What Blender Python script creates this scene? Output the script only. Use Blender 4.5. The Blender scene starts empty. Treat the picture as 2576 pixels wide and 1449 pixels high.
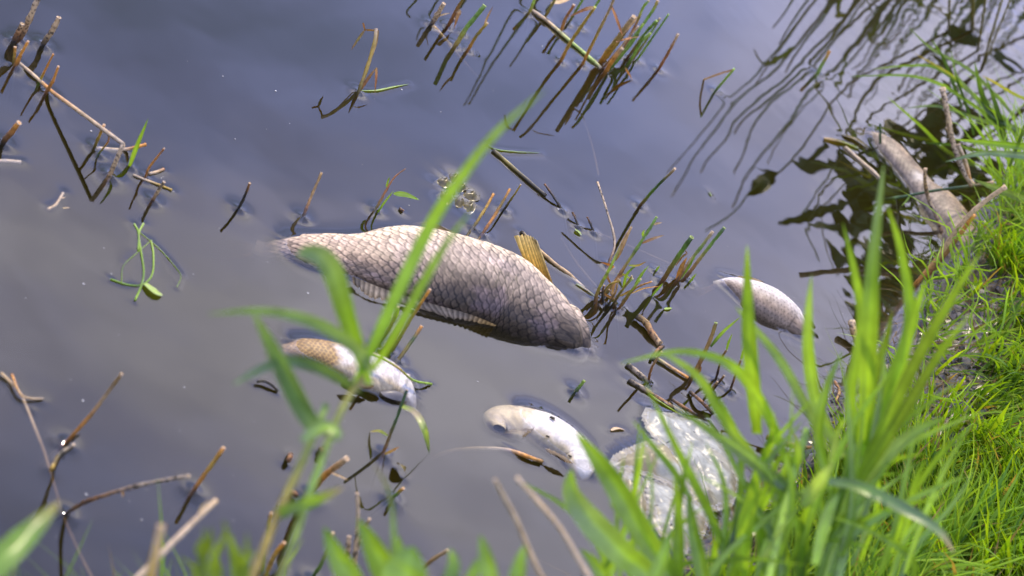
import bpy, math, random
import numpy as np
from mathutils import Vector

random.seed(7); rng = np.random.default_rng(7)
S = bpy.context.scene
COL = S.collection
R = math.radians

# ------------------------------------------------------------------ camera
CAM_H, PITCH, ROLL, LENS = 1.55, R(28.0), R(34.5), 85.0
cam_d = bpy.data.cameras.new('camera'); cam = bpy.data.objects.new('camera', cam_d)
COL.objects.link(cam); S.camera = cam
cam_d.lens = LENS; cam_d.sensor_width = 36.0; cam_d.clip_start = 0.05; cam_d.clip_end = 400
FWD = np.array([0, math.cos(PITCH), -math.sin(PITCH)])
R0 = np.array([1.0, 0, 0]); U0 = np.array([0, math.sin(PITCH), math.cos(PITCH)])
EX = math.cos(ROLL) * R0 + math.sin(ROLL) * U0
EY = -math.sin(ROLL) * R0 + math.cos(ROLL) * U0
CAM = np.array([0, 0, CAM_H])
from mathutils import Matrix
M = Matrix.Identity(4)
for i in range(3):
    M[i][0] = EX[i]; M[i][1] = EY[i]; M[i][2] = -FWD[i]; M[i][3] = CAM[i]
cam.matrix_world = M
cam_d.dof.use_dof = True; cam_d.dof.focus_distance = 3.42; cam_d.dof.aperture_fstop = 6.0
S.render.resolution_x, S.render.resolution_y = 1024, 576

# ------------------------------------------------------------------ light
SUN_AZ, SUN_EL = R(-24), R(57)          # azimuth from +Y towards +X
CLOUD_LOC = (29.66, 10.48, 25.07)
w = bpy.data.worlds.new('World'); S.world = w; w.use_nodes = True
nt = w.node_tree; nt.nodes.clear(); N = nt.nodes.new; Lk = nt.links.new
out = N('ShaderNodeOutputWorld'); bg1 = N('ShaderNodeBackground'); bg2 = N('ShaderNodeBackground'); mixw = N('ShaderNodeMixShader')
sky = N('ShaderNodeTexSky'); sky.sky_type = 'NISHITA'; sky.sun_disc = False
sky.sun_elevation = SUN_EL; sky.sun_rotation = SUN_AZ; sky.dust_density = 0.6; sky.ozone_density = 1.6
bg1.inputs['Strength'].default_value = 0.15
Lk(sky.outputs[0], bg1.inputs['Color'])
bg2.inputs['Color'].default_value = (0.68, 0.74, 1.22, 1); bg2.inputs['Strength'].default_value = 2.6
tc = N('ShaderNodeTexCoord'); mp = N('ShaderNodeMapping'); mp.inputs['Scale'].default_value = (1.0, 1.0, 1.7); mp.inputs['Location'].default_value = CLOUD_LOC
no = N('ShaderNodeTexNoise'); no.inputs['Scale'].default_value = 1.9; no.inputs['Detail'].default_value = 8; no.inputs['Roughness'].default_value = 0.54
no.inputs['Distortion'].default_value = 0.5
Lk(tc.outputs['Generated'], mp.inputs[0]); Lk(mp.outputs[0], no.inputs['Vector'])
n2 = N('ShaderNodeTexNoise'); n2.inputs['Scale'].default_value = 5.5; n2.inputs['Detail'].default_value = 9; n2.inputs['Roughness'].default_value = 0.6; n2.inputs['Distortion'].default_value = 1.6
mp2 = N('ShaderNodeMapping'); mp2.inputs['Scale'].default_value = (1.0, 1.6, 2.4); Lk(tc.outputs['Generated'], mp2.inputs[0]); Lk(mp2.outputs[0], n2.inputs['Vector'])
mr3 = N('ShaderNodeMapRange'); mr3.inputs['From Min'].default_value = 0.3; mr3.inputs['From Max'].default_value = 0.7       # wisps inside the cloud
mr3.inputs['To Min'].default_value = 2.9; mr3.inputs['To Max'].default_value = 4.2; Lk(n2.outputs['Fac'], mr3.inputs['Value']); Lk(mr3.outputs[0], bg2.inputs['Strength'])
cr = N('ShaderNodeValToRGB'); el = cr.color_ramp.elements           # thin veil scatters blue, thick cloud is greyish white
for k, (ps, c) in enumerate(((.40, (.60, .75, 1.5)), (.52, (1.05, 1.22, 2.3)), (.62, (1.78, 1.78, 2.62)), (.72, (2.9, 2.8, 3.3)))):
    e = el[k] if k < 2 else el.new(ps)
    e.position = ps; e.color = tuple(x / 3.4 for x in c) + (1,)
Lk(no.outputs['Fac'], cr.inputs[0]); Lk(cr.outputs[0], bg2.inputs['Color'])
mr2 = N('ShaderNodeMapRange'); mr2.interpolation_type = 'SMOOTHSTEP'      # broken sunlit cloud over a blue, hazy sky
mr2.inputs['From Min'].default_value = 0.36; mr2.inputs['From Max'].default_value = 0.50
mr2.inputs['To Min'].default_value = 0.20; mr2.inputs['To Max'].default_value = 1.0
Lk(no.outputs['Fac'], mr2.inputs['Value']); Lk(mr2.outputs[0], mixw.inputs[0])
Lk(bg1.outputs[0], mixw.inputs[1]); Lk(bg2.outputs[0], mixw.inputs[2]); Lk(mixw.outputs[0], out.inputs['Surface'])

sd = bpy.data.lights.new('sun', 'SUN'); sun = bpy.data.objects.new('sun', sd); COL.objects.link(sun)
sd.energy = 4.2; sd.angle = R(2); sd.color = (1.0, 0.84, 0.60)
sv = Vector((math.sin(SUN_AZ) * math.cos(SUN_EL), math.cos(SUN_AZ) * math.cos(SUN_EL), math.sin(SUN_EL)))
sun.rotation_euler = sv.to_track_quat('Z', 'Y').to_euler()
S.view_settings.view_transform = 'Standard'; S.view_settings.look = 'None'
S.view_settings.exposure = 0.05; S.view_settings.gamma = 1.0; S.view_settings.use_curve_mapping = False
S.cycles.use_denoising = True; S.cycles.volume_bounces = 1; S.cycles.transparent_max_bounces = 24
S.cycles.caustics_reflective = False; S.cycles.caustics_refractive = False; S.cycles.sample_clamp_indirect = 6

# ------------------------------------------------------------------ picture point -> place in the world (2576 x 1449 frame)
FPX = LENS / 36.0 * 2576
def ray(px, py):
    return FWD + (px - 1288) / FPX * EX + (724.5 - py) / FPX * EY
def at_z(p, z=0.0):
    d = ray(p[0], p[1]); t = (z - CAM_H) / d[2]; return CAM + d * t
def at_y(p, y):
    d = ray(p[0], p[1]); return CAM + d * (y / d[1])
def at_d(p, dep):
    return CAM + ray(p[0], p[1]) * dep
def proj(P):
    v = np.asarray(P, float) - CAM; z = v @ FWD
    return np.stack([1288 + FPX * (v @ EX) / z, 724.5 - FPX * (v @ EY) / z], -1)
def depth(P): return float((np.asarray(P) - CAM) @ FWD)
def tip_from_reflection(t, r, base):
    ys = base[1] + np.linspace(-0.22, 0.22, 221)
    d = ray(*t); P = CAM + d * (ys / d[1])[:, None]
    Q = P.copy(); Q[:, 2] *= -1
    e = np.hypot(*(proj(Q) - np.array(r)).T) + np.where(P[:, 2] < 0.004, 1e4, 0)
    return P[int(np.argmin(e))]
def out_of_view(pts, y0, y1=9.0):            # nearest distance at which the real thing stands wholly beyond the frame
    for y in np.arange(y0, y1, .1):
        q = proj(np.array([mirrored(p, y) for p in pts]))
        if np.all((q[:, 0] > 2640) | (q[:, 1] < -60)): return y
    return y1
def mirrored(r, y):                        # the thing whose mirror image shows at r, at distance y
    P = at_y(r, y); return np.array([P[0], P[1], -P[2]])

# ------------------------------------------------------------------ noise
def hashn(ix, iy, seed):
    h = (ix.astype(np.int64) * 374761393 + iy.astype(np.int64) * 668265263 + seed * 1442695041) & 0x7fffffff
    h = ((h ^ (h >> 13)) * 1274126177) & 0x7fffffff
    h = (h ^ (h >> 16)) & 0xffff
    return h / 65535.0
def vnoise(x, y, seed=0):
    x = np.asarray(x, float); y = np.asarray(y, float)
    ix = np.floor(x); iy = np.floor(y); fx = x - ix; fy = y - iy
    fx = fx * fx * (3 - 2 * fx); fy = fy * fy * (3 - 2 * fy)
    a = hashn(ix, iy, seed); b = hashn(ix + 1, iy, seed); c = hashn(ix, iy + 1, seed); d = hashn(ix + 1, iy + 1, seed)
    return (a * (1 - fx) + b * fx) * (1 - fy) + (c * (1 - fx) + d * fx) * fy
def fbm(x, y, seed=0, o=4):
    s = 0; a = 0.5; t = 0
    for k in range(o):
        s = s + a * vnoise(x * 2 ** k + 17.3 * k, y * 2 ** k - 9.1 * k, seed + k); t += a; a *= 0.5
    return s / t
def worley(x, y, seed=0):
    ix = np.floor(x); iy = np.floor(y); d1 = np.full(np.shape(x), 9.0); d2 = d1.copy(); idv = np.zeros(np.shape(x))
    for a in (-1, 0, 1):
        for b in (-1, 0, 1):
            cx = ix + a; cy = iy + b
            jx = cx + hashn(cx, cy, seed); jy = cy + hashn(cx, cy, seed + 5)
            d = np.hypot(x - jx, y - jy); near = d < d1
            d2 = np.where(near, d1, np.minimum(d2, d)); idv = np.where(near, hashn(cx, cy, seed + 9), idv); d1 = np.where(near, d, d1)
    return d1, d2, idv
def sstep(a, b, x):
    t = np.clip((x - a) / (b - a), 0, 1); return t * t * (3 - 2 * t)
def catmull(P, n):
    P = np.asarray(P, float)
    if len(P) == 2: return P[0] + (P[1] - P[0]) * np.linspace(0, 1, n)[:, None]
    Q = np.vstack([2 * P[0] - P[1], P, 2 * P[-1] - P[-2]]); o = []
    for s in np.linspace(0, len(P) - 1 - 1e-6, n):
        i = int(s); t = s - i; a, b, c, d = Q[i:i + 4]
        o.append(0.5 * ((2 * b) + (c - a) * t + (2 * a - 5 * b + 4 * c - d) * t * t + (3 * b - a - 3 * c + d) * t ** 3))
    return np.array(o)
def samp(vals, t):
    vals = np.asarray(vals, float); k = np.linspace(0, 1, len(vals))
    if vals.ndim == 1: return np.interp(t, k, vals)
    return np.stack([np.interp(t, k, vals[:, i]) for i in range(vals.shape[1])], -1)

# ------------------------------------------------------------------ materials
def mat(name): 
    m = bpy.data.materials.new(name); m.use_nodes = True; m.node_tree.nodes.clear(); return m
def plant_mat(name, rough=0.45, transl=0.0, noise_scale=60, spots=0.0, stretch=(1, 1, 1), bump=0.0, spec=0.5, tint=(1.45, 1.45, 0.45)):
    m = mat(name); t = m.node_tree; n = t.nodes.new; l = t.links.new
    o = n('ShaderNodeOutputMaterial'); p = n('ShaderNodeBsdfPrincipled'); p.inputs['Roughness'].default_value = rough
    p.inputs['Specular IOR Level'].default_value = spec
    a = n('ShaderNodeVertexColor'); a.layer_name = 'Col'
    c = n('ShaderNodeTexCoord'); mp = n('ShaderNodeMapping'); mp.inputs['Scale'].default_value = stretch
    nz = n('ShaderNodeTexNoise'); nz.inputs['Scale'].default_value = noise_scale; nz.inputs['Detail'].default_value = 4
    l(c.outputs['Object'], mp.inputs[0]); l(mp.outputs[0], nz.inputs['Vector'])
    r = n('ShaderNodeMapRange'); r.inputs['From Min'].default_value = 0.25; r.inputs['From Max'].default_value = 0.75
    r.inputs['To Min'].default_value = 0.72; r.inputs['To Max'].default_value = 1.28; l(nz.outputs['Fac'], r.inputs['Value'])
    mx = n('ShaderNodeVectorMath'); mx.operation = 'SCALE'; l(a.outputs['Color'], mx.inputs[0]); l(r.outputs[0], mx.inputs['Scale'])
    col = mx.outputs[0]
    if spots:
        n2 = n('ShaderNodeTexNoise'); n2.inputs['Scale'].default_value = noise_scale * 2.2; n2.inputs['Detail'].default_value = 5
        l(mp.outputs[0], n2.inputs['Vector'])
        r2 = n('ShaderNodeMapRange'); r2.inputs['From Min'].default_value = 0.50; r2.inputs['From Max'].default_value = 0.60
        r2.inputs['To Min'].default_value = 1.0; r2.inputs['To Max'].default_value = 1.0 - spots; l(n2.outputs['Fac'], r2.inputs['Value'])
        m3 = n('ShaderNodeVectorMath'); m3.operation = 'SCALE'; l(col, m3.inputs[0]); l(r2.outputs[0], m3.inputs['Scale']); col = m3.outputs[0]
    l(col, p.inputs['Base Color'])
    if bump:
        b = n('ShaderNodeBump'); b.inputs['Strength'].default_value = bump; b.inputs['Distance'].default_value = 0.0006
        l(nz.outputs['Fac'], b.inputs['Height']); l(b.outputs[0], p.inputs['Normal'])
    if transl:
        tr = n('ShaderNodeBsdfTranslucent'); vm = n('ShaderNodeVectorMath'); vm.operation = 'MULTIPLY'
        vm.inputs[1].default_value = tint; l(col, vm.inputs[0]); l(vm.outputs[0], tr.inputs['Color'])
        ms = n('ShaderNodeMixShader'); ms.inputs[0].default_value = transl
        l(p.outputs[0], ms.inputs[1]); l(tr.outputs[0], ms.inputs[2]); l(ms.outputs[0], o.inputs['Surface'])
    else: l(p.outputs[0], o.inputs['Surface'])
    return m
M_STEM = plant_mat('reed_stem', 0.42, 0, 90, 0.35, bump=0.3)
M_OLD = plant_mat('weathered_stem', 0.6, 0, 110, 0.85, bump=0.6)
M_LEAF = plant_mat('leaf', 0.33, 0.36, 40, 0, spec=0.6)
M_DRY = plant_mat('dry_leaf', 0.55, 0.25, 90, 0.3, tint=(1.1, 1.0, 0.8))
M_GRASS = plant_mat('grass', 0.6, 0.45, 25, 0, spec=0.25)
M_FISH = plant_mat('fish_skin', 0.52, 0, 130, 0.10, bump=0.25, spec=0.28)
M_SHADE = plant_mat('shaded_leaf', 0.5, 0.06, 60, 0, spec=0.3)  # mirrored plants: shade put in as dark, nearly opaque leaves
M_WET = plant_mat('wet_leaf', 0.28, 0, 130, 0.3, bump=0.4, spec=0.5)
M_FIN = plant_mat('fin', 0.55, 0.35, 150, 0.2, spec=0.25, tint=(1.1, 1.0, 0.7))
M_MUD = plant_mat('mud', 0.32, 0, 70, 0.3, bump=0.9, spec=0.6)
M_BAG = plant_mat('plastic_film', 0.36, 0.30, 60, 0.12, bump=0.2, spec=0.45, tint=(1, 1, 1))

def water_mat():
    m = mat('pond_water'); t = m.node_tree; n = t.nodes.new; l = t.links.new
    o = n('ShaderNodeOutputMaterial'); g = n('ShaderNodeBsdfGlossy'); g.inputs['Roughness'].default_value = 0.0
    g.inputs['Color'].default_value = (1, 1, 1, 1)
    tr = n('ShaderNodeBsdfTransparent'); f = n('ShaderNodeFresnel'); f.inputs['IOR'].default_value = 1.48
    ge = n('ShaderNodeNewGeometry'); s = n('ShaderNodeMath'); s.operation = 'SUBTRACT'; s.inputs[0].default_value = 1.0
    l(ge.outputs['Backfacing'], s.inputs[1]); mu = n('ShaderNodeMath'); mu.operation = 'MULTIPLY'
    l(f.outputs[0], mu.inputs[0]); l(s.outputs[0], mu.inputs[1])
    mx = n('ShaderNodeMixShader'); l(mu.outputs[0], mx.inputs[0]); l(tr.outputs[0], mx.inputs[1]); l(g.outputs[0], mx.inputs[2])
    l(mx.outputs[0], o.inputs['Surface'])
    sc = n('ShaderNodeVolumeScatter'); sc.inputs['Color'].default_value = (0.95, 0.80, 0.16, 1); sc.inputs['Density'].default_value = 1.5
    ab = n('ShaderNodeVolumeAbsorption'); ab.inputs['Color'].default_value = (0.20, 0.16, 0.0, 1); ab.inputs['Density'].default_value = 32.0
    av = n('ShaderNodeAddShader'); l(sc.outputs[0], av.inputs[0]); l(ab.outputs[0], av.inputs[1]); l(av.outputs[0], o.inputs['Volume'])
    return m
M_WATER = water_mat()

# ------------------------------------------------------------------ mesh helpers
class G:
    def __init__(s): s.v = []; s.f = []; s.c = []
    def add(s, V, F, C):
        o = len(s.v); s.v.extend(map(tuple, V)); s.f.extend([tuple(i + o for i in f) for f in F])
        C = np.asarray(C, float)
        if C.ndim == 1: C = np.tile(C, (len(V), 1))
        s.c.extend(map(tuple, C))
    def build(s, name, m, parent=None, smooth=True):
        me = bpy.data.meshes.new(name); org = np.zeros(3)
        V = np.array(s.v)
        if parent is not None: V = V - np.array(parent.location)
        me.from_pydata(V.tolist(), [], s.f)
        a = me.color_attributes.new('Col', 'FLOAT_COLOR', 'POINT')
        a.data.foreach_set('color', np.hstack([np.array(s.c), np.ones((len(s.c), 1))]).astype(np.float32).ravel())
        me.materials.append(m)
        if smooth: me.polygons.foreach_set('use_smooth', np.ones(len(me.polygons), bool))
        me.update(); o = bpy.data.objects.new(name, me); COL.objects.link(o)
        if parent is not None: o.parent = parent
        return o
def grid_obj(name, V, C, m, nu, nv, parent=None, wrap=False, smooth=True, keep=None):
    """V: nu*nv points row by row"""
    i = np.arange(nu - 1)[:, None]; j = np.arange(nv if wrap else nv - 1)[None, :]
    a = i * nv + j; b = i * nv + (j + 1) % nv; c = (i + 1) * nv + (j + 1) % nv; d = (i + 1) * nv + j
    Fq = np.stack([a, b, c, d], -1).reshape(-1, 4)
    if keep is not None: Fq = Fq[keep[Fq].any(1)]
    return quads_obj(name, V, Fq, C, m, parent, smooth)
def quads_obj(name, V, Fq, C, m, parent=None, smooth=True):
    V = np.asarray(V, float)
    if parent is not None: V = V - np.array(parent.location)
    me = bpy.data.meshes.new(name); me.vertices.add(len(V)); me.vertices.foreach_set('co', V.astype(np.float32).ravel())
    me.loops.add(Fq.size); me.loops.foreach_set('vertex_index', Fq.astype(np.int32).ravel())
    me.polygons.add(len(Fq)); me.polygons.foreach_set('loop_start', np.arange(0, Fq.size, 4, dtype=np.int32))
    me.update(calc_edges=True)
    if C is not None:
        a = me.color_attributes.new('Col', 'FLOAT_COLOR', 'POINT')
        a.data.foreach_set('color', np.hstack([C, np.ones((len(C), 1))]).astype(np.float32).ravel())
    if smooth: me.polygons.foreach_set('use_smooth', np.ones(len(Fq), bool))
    me.materials.append(m); me.update()
    o = bpy.data.objects.new(name, me); COL.objects.link(o)
    if parent is not None: o.parent = parent
    return o
def thing(name, label, cat, loc, group=None):
    o = bpy.data.objects.new(name, None); o.empty_display_size = 0.02; COL.objects.link(o); o.location = tuple(float(x) for x in loc)
    o['label'] = label; o['category'] = cat
    if group: o['group'] = group
    return o
def tag(o, label, cat, group=None, kind=None):
    if label: o['label'] = label
    if cat: o['category'] = cat
    if group: o['group'] = group
    if kind: o['kind'] = kind
    return o
def frames(P):
    T = np.gradient(P, axis=0); T /= np.linalg.norm(T, axis=1)[:, None] + 1e-12; return T
def tube(g, P, rad, cols, sides=8, cap=True):
    P = np.asarray(P, float); n = len(P); T = frames(P)
    ref = np.array([0.31, -0.9, 0.2]); A = np.cross(T, ref); A /= np.linalg.norm(A, axis=1)[:, None]; B = np.cross(T, A)
    rad = np.broadcast_to(rad, (n,)); V = []; C = []; th = np.linspace(0, 2 * math.pi, sides, endpoint=False)
    for k in range(n):
        for a in th: V.append(P[k] + rad[k] * (math.cos(a) * A[k] + math.sin(a) * B[k])); C.append(cols[k])
    Fc = [(k * sides + i, k * sides + (i + 1) % sides, (k + 1) * sides + (i + 1) % sides, (k + 1) * sides + i) for k in range(n - 1) for i in range(sides)]
    if cap: Fc += [tuple(range(sides))[::-1], tuple((n - 1) * sides + i for i in range(sides))]
    g.add(V, Fc, C)
def cut_end(g, P, T, r, col):                 # hollow sawn end of a stem
    T = T / np.linalg.norm(T); A = np.cross(T, [0.31, -0.9, 0.2]); A /= np.linalg.norm(A); B = np.cross(T, A); n = 10
    V = []; C = []
    for rr, dz, k in ((1.06, -0.25, 0.8), (1.10, 0.12, 1.0), (0.62, 0.16, 1.1), (0.5, -0.5, 0.35), (0.0, -0.5, 0.2)):
        for i in range(n):
            a = 2 * math.pi * i / n; j = 1 + 0.12 * math.sin(3 * a + r * 9999)
            V.append(P + r * rr * (math.cos(a) * A + math.sin(a) * B) + T * r * dz * j); C.append(np.array(col) * k)
    g.add(V, [(k * n + i, k * n + (i + 1) % n, (k + 1) * n + (i + 1) % n, (k + 1) * n + i) for k in range(4) for i in range(n)], C)
def ribbon(g, P, wid, cols, twist=0.0, fold=0.25, across=4, ribs=True, wav=0.0, face=None):
    P = np.asarray(P, float); n = len(P); T = frames(P); wid = np.broadcast_to(wid, (n,)); tw = np.broadcast_to(twist, (n,))
    V = []; C = []
    for k in range(n):
        f = (CAM - P[k]) if face is None else np.asarray(face, float); f = f / np.linalg.norm(f)
        W = np.cross(T[k], f); W /= np.linalg.norm(W) + 1e-9; Nn = np.cross(W, T[k])
        W2 = math.cos(tw[k]) * W + math.sin(tw[k]) * Nn; N2 = -math.sin(tw[k]) * W + math.cos(tw[k]) * Nn
        for j in range(across + 1):
            s = j / across * 2 - 1
            V.append(P[k] + W2 * wid[k] * 0.5 * s + N2 * (abs(s) * fold * wid[k] * 0.5 + wav * wid[k] * math.sin(k * 0.9 + s * 2)))
            q = 1.0
            if ribs: q = 1.3 if abs(s) < 0.1 else (0.94 if j % 2 else 1.03)
            C.append(np.asarray(cols[k]) * q)
    a = across + 1
    g.add(V, [(k * a + j, k * a + j + 1, (k + 1) * a + j + 1, (k + 1) * a + j) for k in range(n - 1) for j in range(across)], C)
def leaf_w(n, wmax, base=0.45, peak=0.35):
    t = np.linspace(0, 1, n)
    return wmax * np.where(t < peak, base + (1 - base) * np.sin(t / peak * math.pi / 2), np.cos((t - peak) / (1 - peak) * math.pi / 2) ** 0.75) + wmax * 0.03

C_ = dict(
          tan=(.42, .33, .21), orange=(.52, .25, .045), green=(.145, .255, .028), dgreen=(.045, .09, .02), olive=(.17, .15, .03), brown=(.23, .12, .045),
          dark=(.035, .028, .018), pale=(.50, .42, .33), yellow=(.36, .27, .05), lime=(.28, .43, .035), red=(.29, .11, .03), grey=(.34, .30, .26),
          pith=(.62, .46, .27), gpith=(.38, .50, .10), mid=(.25, .17, .06), straw=(.50, .40, .27))
for _k in ('tan', 'orange', 'brown', 'pale', 'yellow', 'red', 'grey', 'mid', 'straw', 'dark', 'olive'): C_[_k] = tuple(np.array(C_[_k]) * ((1.22, 1.06, .74) if _k not in ('red', 'dark') else (1.1, 1.1, .7)))
def cc(*names): return np.array([C_[k] if isinstance(k, str) else k for k in names])

MENISCI = []                                   # (x, y, amplitude, length)
def dimple(P, a=0.0018, l=0.0055): MENISCI.append((float(P[0]), float(P[1]), a * 2.2, l * 1.15))

# ------------------------------------------------------------------ reed stubs, leaves, floating bits
def stem3d(pts, refl=None, lean=0.0):
    b = at_z(pts[0]); out_ = [b]
    seg = np.cumsum([0] + [math.dist(pts[i], pts[i + 1]) for i in range(len(pts) - 1)]); seg = seg / seg[-1]
    if refl is not None: ty = tip_from_reflection(pts[-1], refl, b)[1]
    else: ty = b[1] + lean
    for i in range(1, len(pts)): out_.append(at_y(pts[i], b[1] + (ty - b[1]) * seg[i]))
    return np.array(out_)
def px2m(npx, P): return npx * depth(P) / FPX
def stub(name, label, cat, pts, r, cols, refl=None, lean=0.0, group='cut reed stubs standing in the pond', nodes=(), leaves=(), cut='pith',
         m=None, taper=0.8, smooth=True, wet=True, cut_label=None):
    P = stem3d(pts, refl, lean); b = P[0]; t = thing(name, label, cat, b, group)
    rad = px2m(r * .9, b)
    n = max(14, 6 * len(P)); Q = catmull(P, n) if (smooth and len(P) > 2) else np.vstack([samp(P, np.linspace(0, 1, n))])
    jit = np.cumsum(rng.normal(0, rad * 0.05, (n, 3)), 0); jit -= np.linspace(0, 1, n)[:, None] * jit[-1]; Q = Q + jit
    dn = Q[0] - (Q[1] - Q[0]) / np.linalg.norm(Q[1] - Q[0]) * 0.06; dn[2] = -0.05
    tt = np.linspace(0, 1, n); rr = rad * (1 - (1 - taper) * tt) * (1 + 0.06 * np.sin(tt * 23 + r))
    for f in nodes: rr = rr * (1 + 0.32 * np.exp(-((tt - f) / 0.035) ** 2))
    cl = samp(cc(*cols), tt) * rng.uniform(0.88, 1.1)
    for f in nodes: cl = cl * (1 - 0.45 * np.exp(-((tt - f) / 0.03) ** 2))[:, None]
    if wet: cl = cl * (0.45 + 0.55 * sstep(0.0, 0.016, Q[:, 2]))[:, None]    # soaked foot of the stem
    g = G(); tube(g, np.vstack([dn, Q]), np.concatenate([[rr[0]], rr]), np.vstack([cl[:1] * 0.6, cl]), 9)
    g.build('stem', m or M_STEM, t)
    if cut:
        g = G(); cut_end(g, Q[-1], Q[-1] - Q[-3], rr[-1], C_['pith'] if cut == 'pith' else C_['gpith']); o = g.build('cut_end', M_DRY, t)
    for lf in leaves: leaf_part(t, lf, Q)
    dimple(b, 0.0016 + rad * 0.12, 0.004 + rad * 0.5)
    return t
def leaf_part(t, lf, Q=None, y=None):
    n = lf.get('n', 14); p = lf['p']
    yo = lf.get('yo', 0.0); yo = samp(np.atleast_1d(yo), np.linspace(0, 1, len(p))) if not np.isscalar(yo) else np.full(len(p), yo)
    if y is None:
        pq = proj(Q); y = Q[int(np.argmin(np.hypot(*(pq - np.array(p[0])).T))), 1]
    P = np.array([at_y(q, y + yo[i]) for i, q in enumerate(p)])
    if lf.get('water'): P[-1] = at_z(p[-1], 0.0)
    P = catmull(P, n) if not lf.get('kink') else samp(P, np.linspace(0, 1, n))
    wm = px2m(lf['w'], P[0]); kind = lf.get('kind', 'leaf')
    W = leaf_w(n, wm, lf.get('base', 0.55), lf.get('peak', 0.3)) if not lf.get('strip') else np.full(n, wm)
    cl = samp(cc(*lf.get('c', ('lime', 'green'))), np.linspace(0, 1, n))
    g = G(); ribbon(g, P, W, cl, lf.get('tw', 0.5), lf.get('fold', 0.3), wav=lf.get('wav', 0.0))
    o = g.build(kind, lf.get('m') or (M_LEAF if kind == 'leaf' else M_DRY), t)
    if lf.get('label'): o['label'] = lf['label']
    return o
D = dict   # short rows below

def reeds():
    GL = 'cut reed stubs at the left edge of the pond'
    stub('reed_stub', 'tall pale reed stub with peeling papery sheath in the upper left corner', 'reed', [(50, 100), (75, 42), (103, -18)], 9, ('brown', 'tan', 'pale'), group=GL, m=M_OLD, nodes=(.45,),
         leaves=[D(p=[(70, 62), (80, 40), (76, 28)], w=12, c=('tan', 'brown'), kind='sheath', tw=.4)])
    stub('reed_stub', 'short dark rotten stub touching the tallest pale reed in the upper left corner', 'reed', [(33, 104), (56, 60)], 8, ('dark', 'brown', 'tan'), group=GL, m=M_OLD)
    stub('reed_stub', 'mottled black and tan stub, second of the thick ones from the upper left corner', 'reed', [(107, 113), (128, 80), (148, 44)], 8.5, ('dark', 'tan', 'tan'), (74, 182), group=GL, m=M_OLD, nodes=(.7,))
    for pts, c, lb in (([(36, 168), (46, 148), (71, 104)], ('brown', 'orange', 'orange'), 'orange tipped stub, longest of the tight bunch below the mottled stubs'),
                       ([(34, 164), (38, 118)], ('olive', 'yellow', 'orange'), 'yellow green stub, leftmost of the tight bunch below the mottled stubs'),
                       ([(42, 166), (57, 126)], ('brown', 'orange', 'mid'), 'short brown stub in the middle of the tight bunch below the mottled stubs')):
        stub('reed_stub', lb, 'reed', pts, 5, c, group=GL)
    stub('reed_stub', 'slim orange stub with green foot standing behind the fallen bent stalk', 'reed', [(98, 208), (112, 180), (134, 136)], 4.5, ('lime', 'orange', 'orange'), (50, 290), group=GL, taper=.5, cut=None)
    stub('reed_stub', 'orange stub with a kinked tip beside the thick end of the fallen stalk', 'reed', [(113, 237), (133, 204), (136, 196), (147, 167)], 5.5, ('brown', 'orange', 'orange'), (70, 306), group=GL, taper=.6)
    stub('reed_stub', 'yellow stub passing behind the middle of the fallen bent stalk', 'reed', [(237, 372), (262, 314)], 5, ('olive', 'yellow', 'orange'), (192, 432), group=GL)
    stub('reed_stub', 'thin kinked orange twig of reed right of the yellow stub under the fallen stalk', 'reed', [(247, 388), (273, 356), (276, 328)], 3.2, ('green', 'orange', 'brown'), (201, 455), group=GL, taper=.5, smooth=False, cut=None)
    stub('reed_stub', 'dark stub with pale broken top cut off by the left edge of the photo', 'reed', [(6, 360), (48, 309)], 9, ('dark', 'brown', 'orange'), (-36, 420), group=GL)
    stub('reed_stub', 'thin orange stub with a swollen joint, right of the green blade near the left edge', 'reed', [(365, 447), (377, 420), (413, 373)], 4, ('brown', 'orange', 'red'), (321, 523), group=GL, nodes=(.3,), taper=.6)
    stub('reed_stub', 'short mottled stub with floating straw at its foot', 'reed', [(383, 505), (413, 458)], 5.5, ('brown', 'tan', 'dark'), (355, 553), group=GL, m=M_OLD)
    # bent stalk that fell over
    P1 = [at_z((48, 158), 0.0), at_z((95, 206), 0.001), at_z((122, 232), 0.004)]
    top = tip_from_reflection((310, 364), (225, 502), at_z((275, 443))); foot = at_z((275, 443)); dn = foot + np.array([0, 0, -.05])
    t = thing('bent_reed_stalk', 'long broken tan reed stalk bent like a roof over the water near the left edge', 'reed', foot)
    A = np.vstack([np.array(P1), top]); Q = samp(A, np.linspace(0, 1, 26)); Q[:, 2] += 0.004 * np.sin(np.linspace(0, 1, 26) * 3)
    g = G(); tube(g, Q, px2m(5.2, foot) * np.linspace(.8, 1.05, 26), samp(cc('grey', 'pale', 'tan', 'orange', 'tan', 'grey'), np.linspace(0, 1, 26)), 9); g.build('fallen_stem', M_STEM, t)
    Q = samp(np.array([top, foot, dn]), np.linspace(0, 1, 16)); g = G(); tube(g, Q, px2m(6, foot), samp(cc('pale', 'tan', 'brown', 'dark'), np.linspace(0, 1, 16)), 9); g.build('standing_stem', M_OLD, t)
    dimple(foot, .0025, .007); dimple(P1[2], .002, .006)
    base = at_z((326, 418)); t = thing('water_grass', 'single bright green grass blade standing in the water at the left', 'grass', base)
    leaf_part(t, D(p=[(326, 418), (346, 365), (373, 298)], w=12, c=('lime', 'lime', 'green'), tw=.3), y=base[1]); dimple(base)
    floater('floating_reed_stick', 'short tan reed stick with orange raised end lying beside the bent stalk', 'reed', [(243, 373), (310, 376), (345, 369), (368, 363)], 4.5, ('pale', 'grey', 'orange', 'orange'), z=(-.003, .001, .012, .018))
    floater('floating_straw', 'pale thin straw floating at the foot of the short mottled stub', 'straw', [(335, 440), (365, 451), (400, 464), (432, 477)], 3, ('grey', 'pale', 'yellow', 'yellow'))
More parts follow.
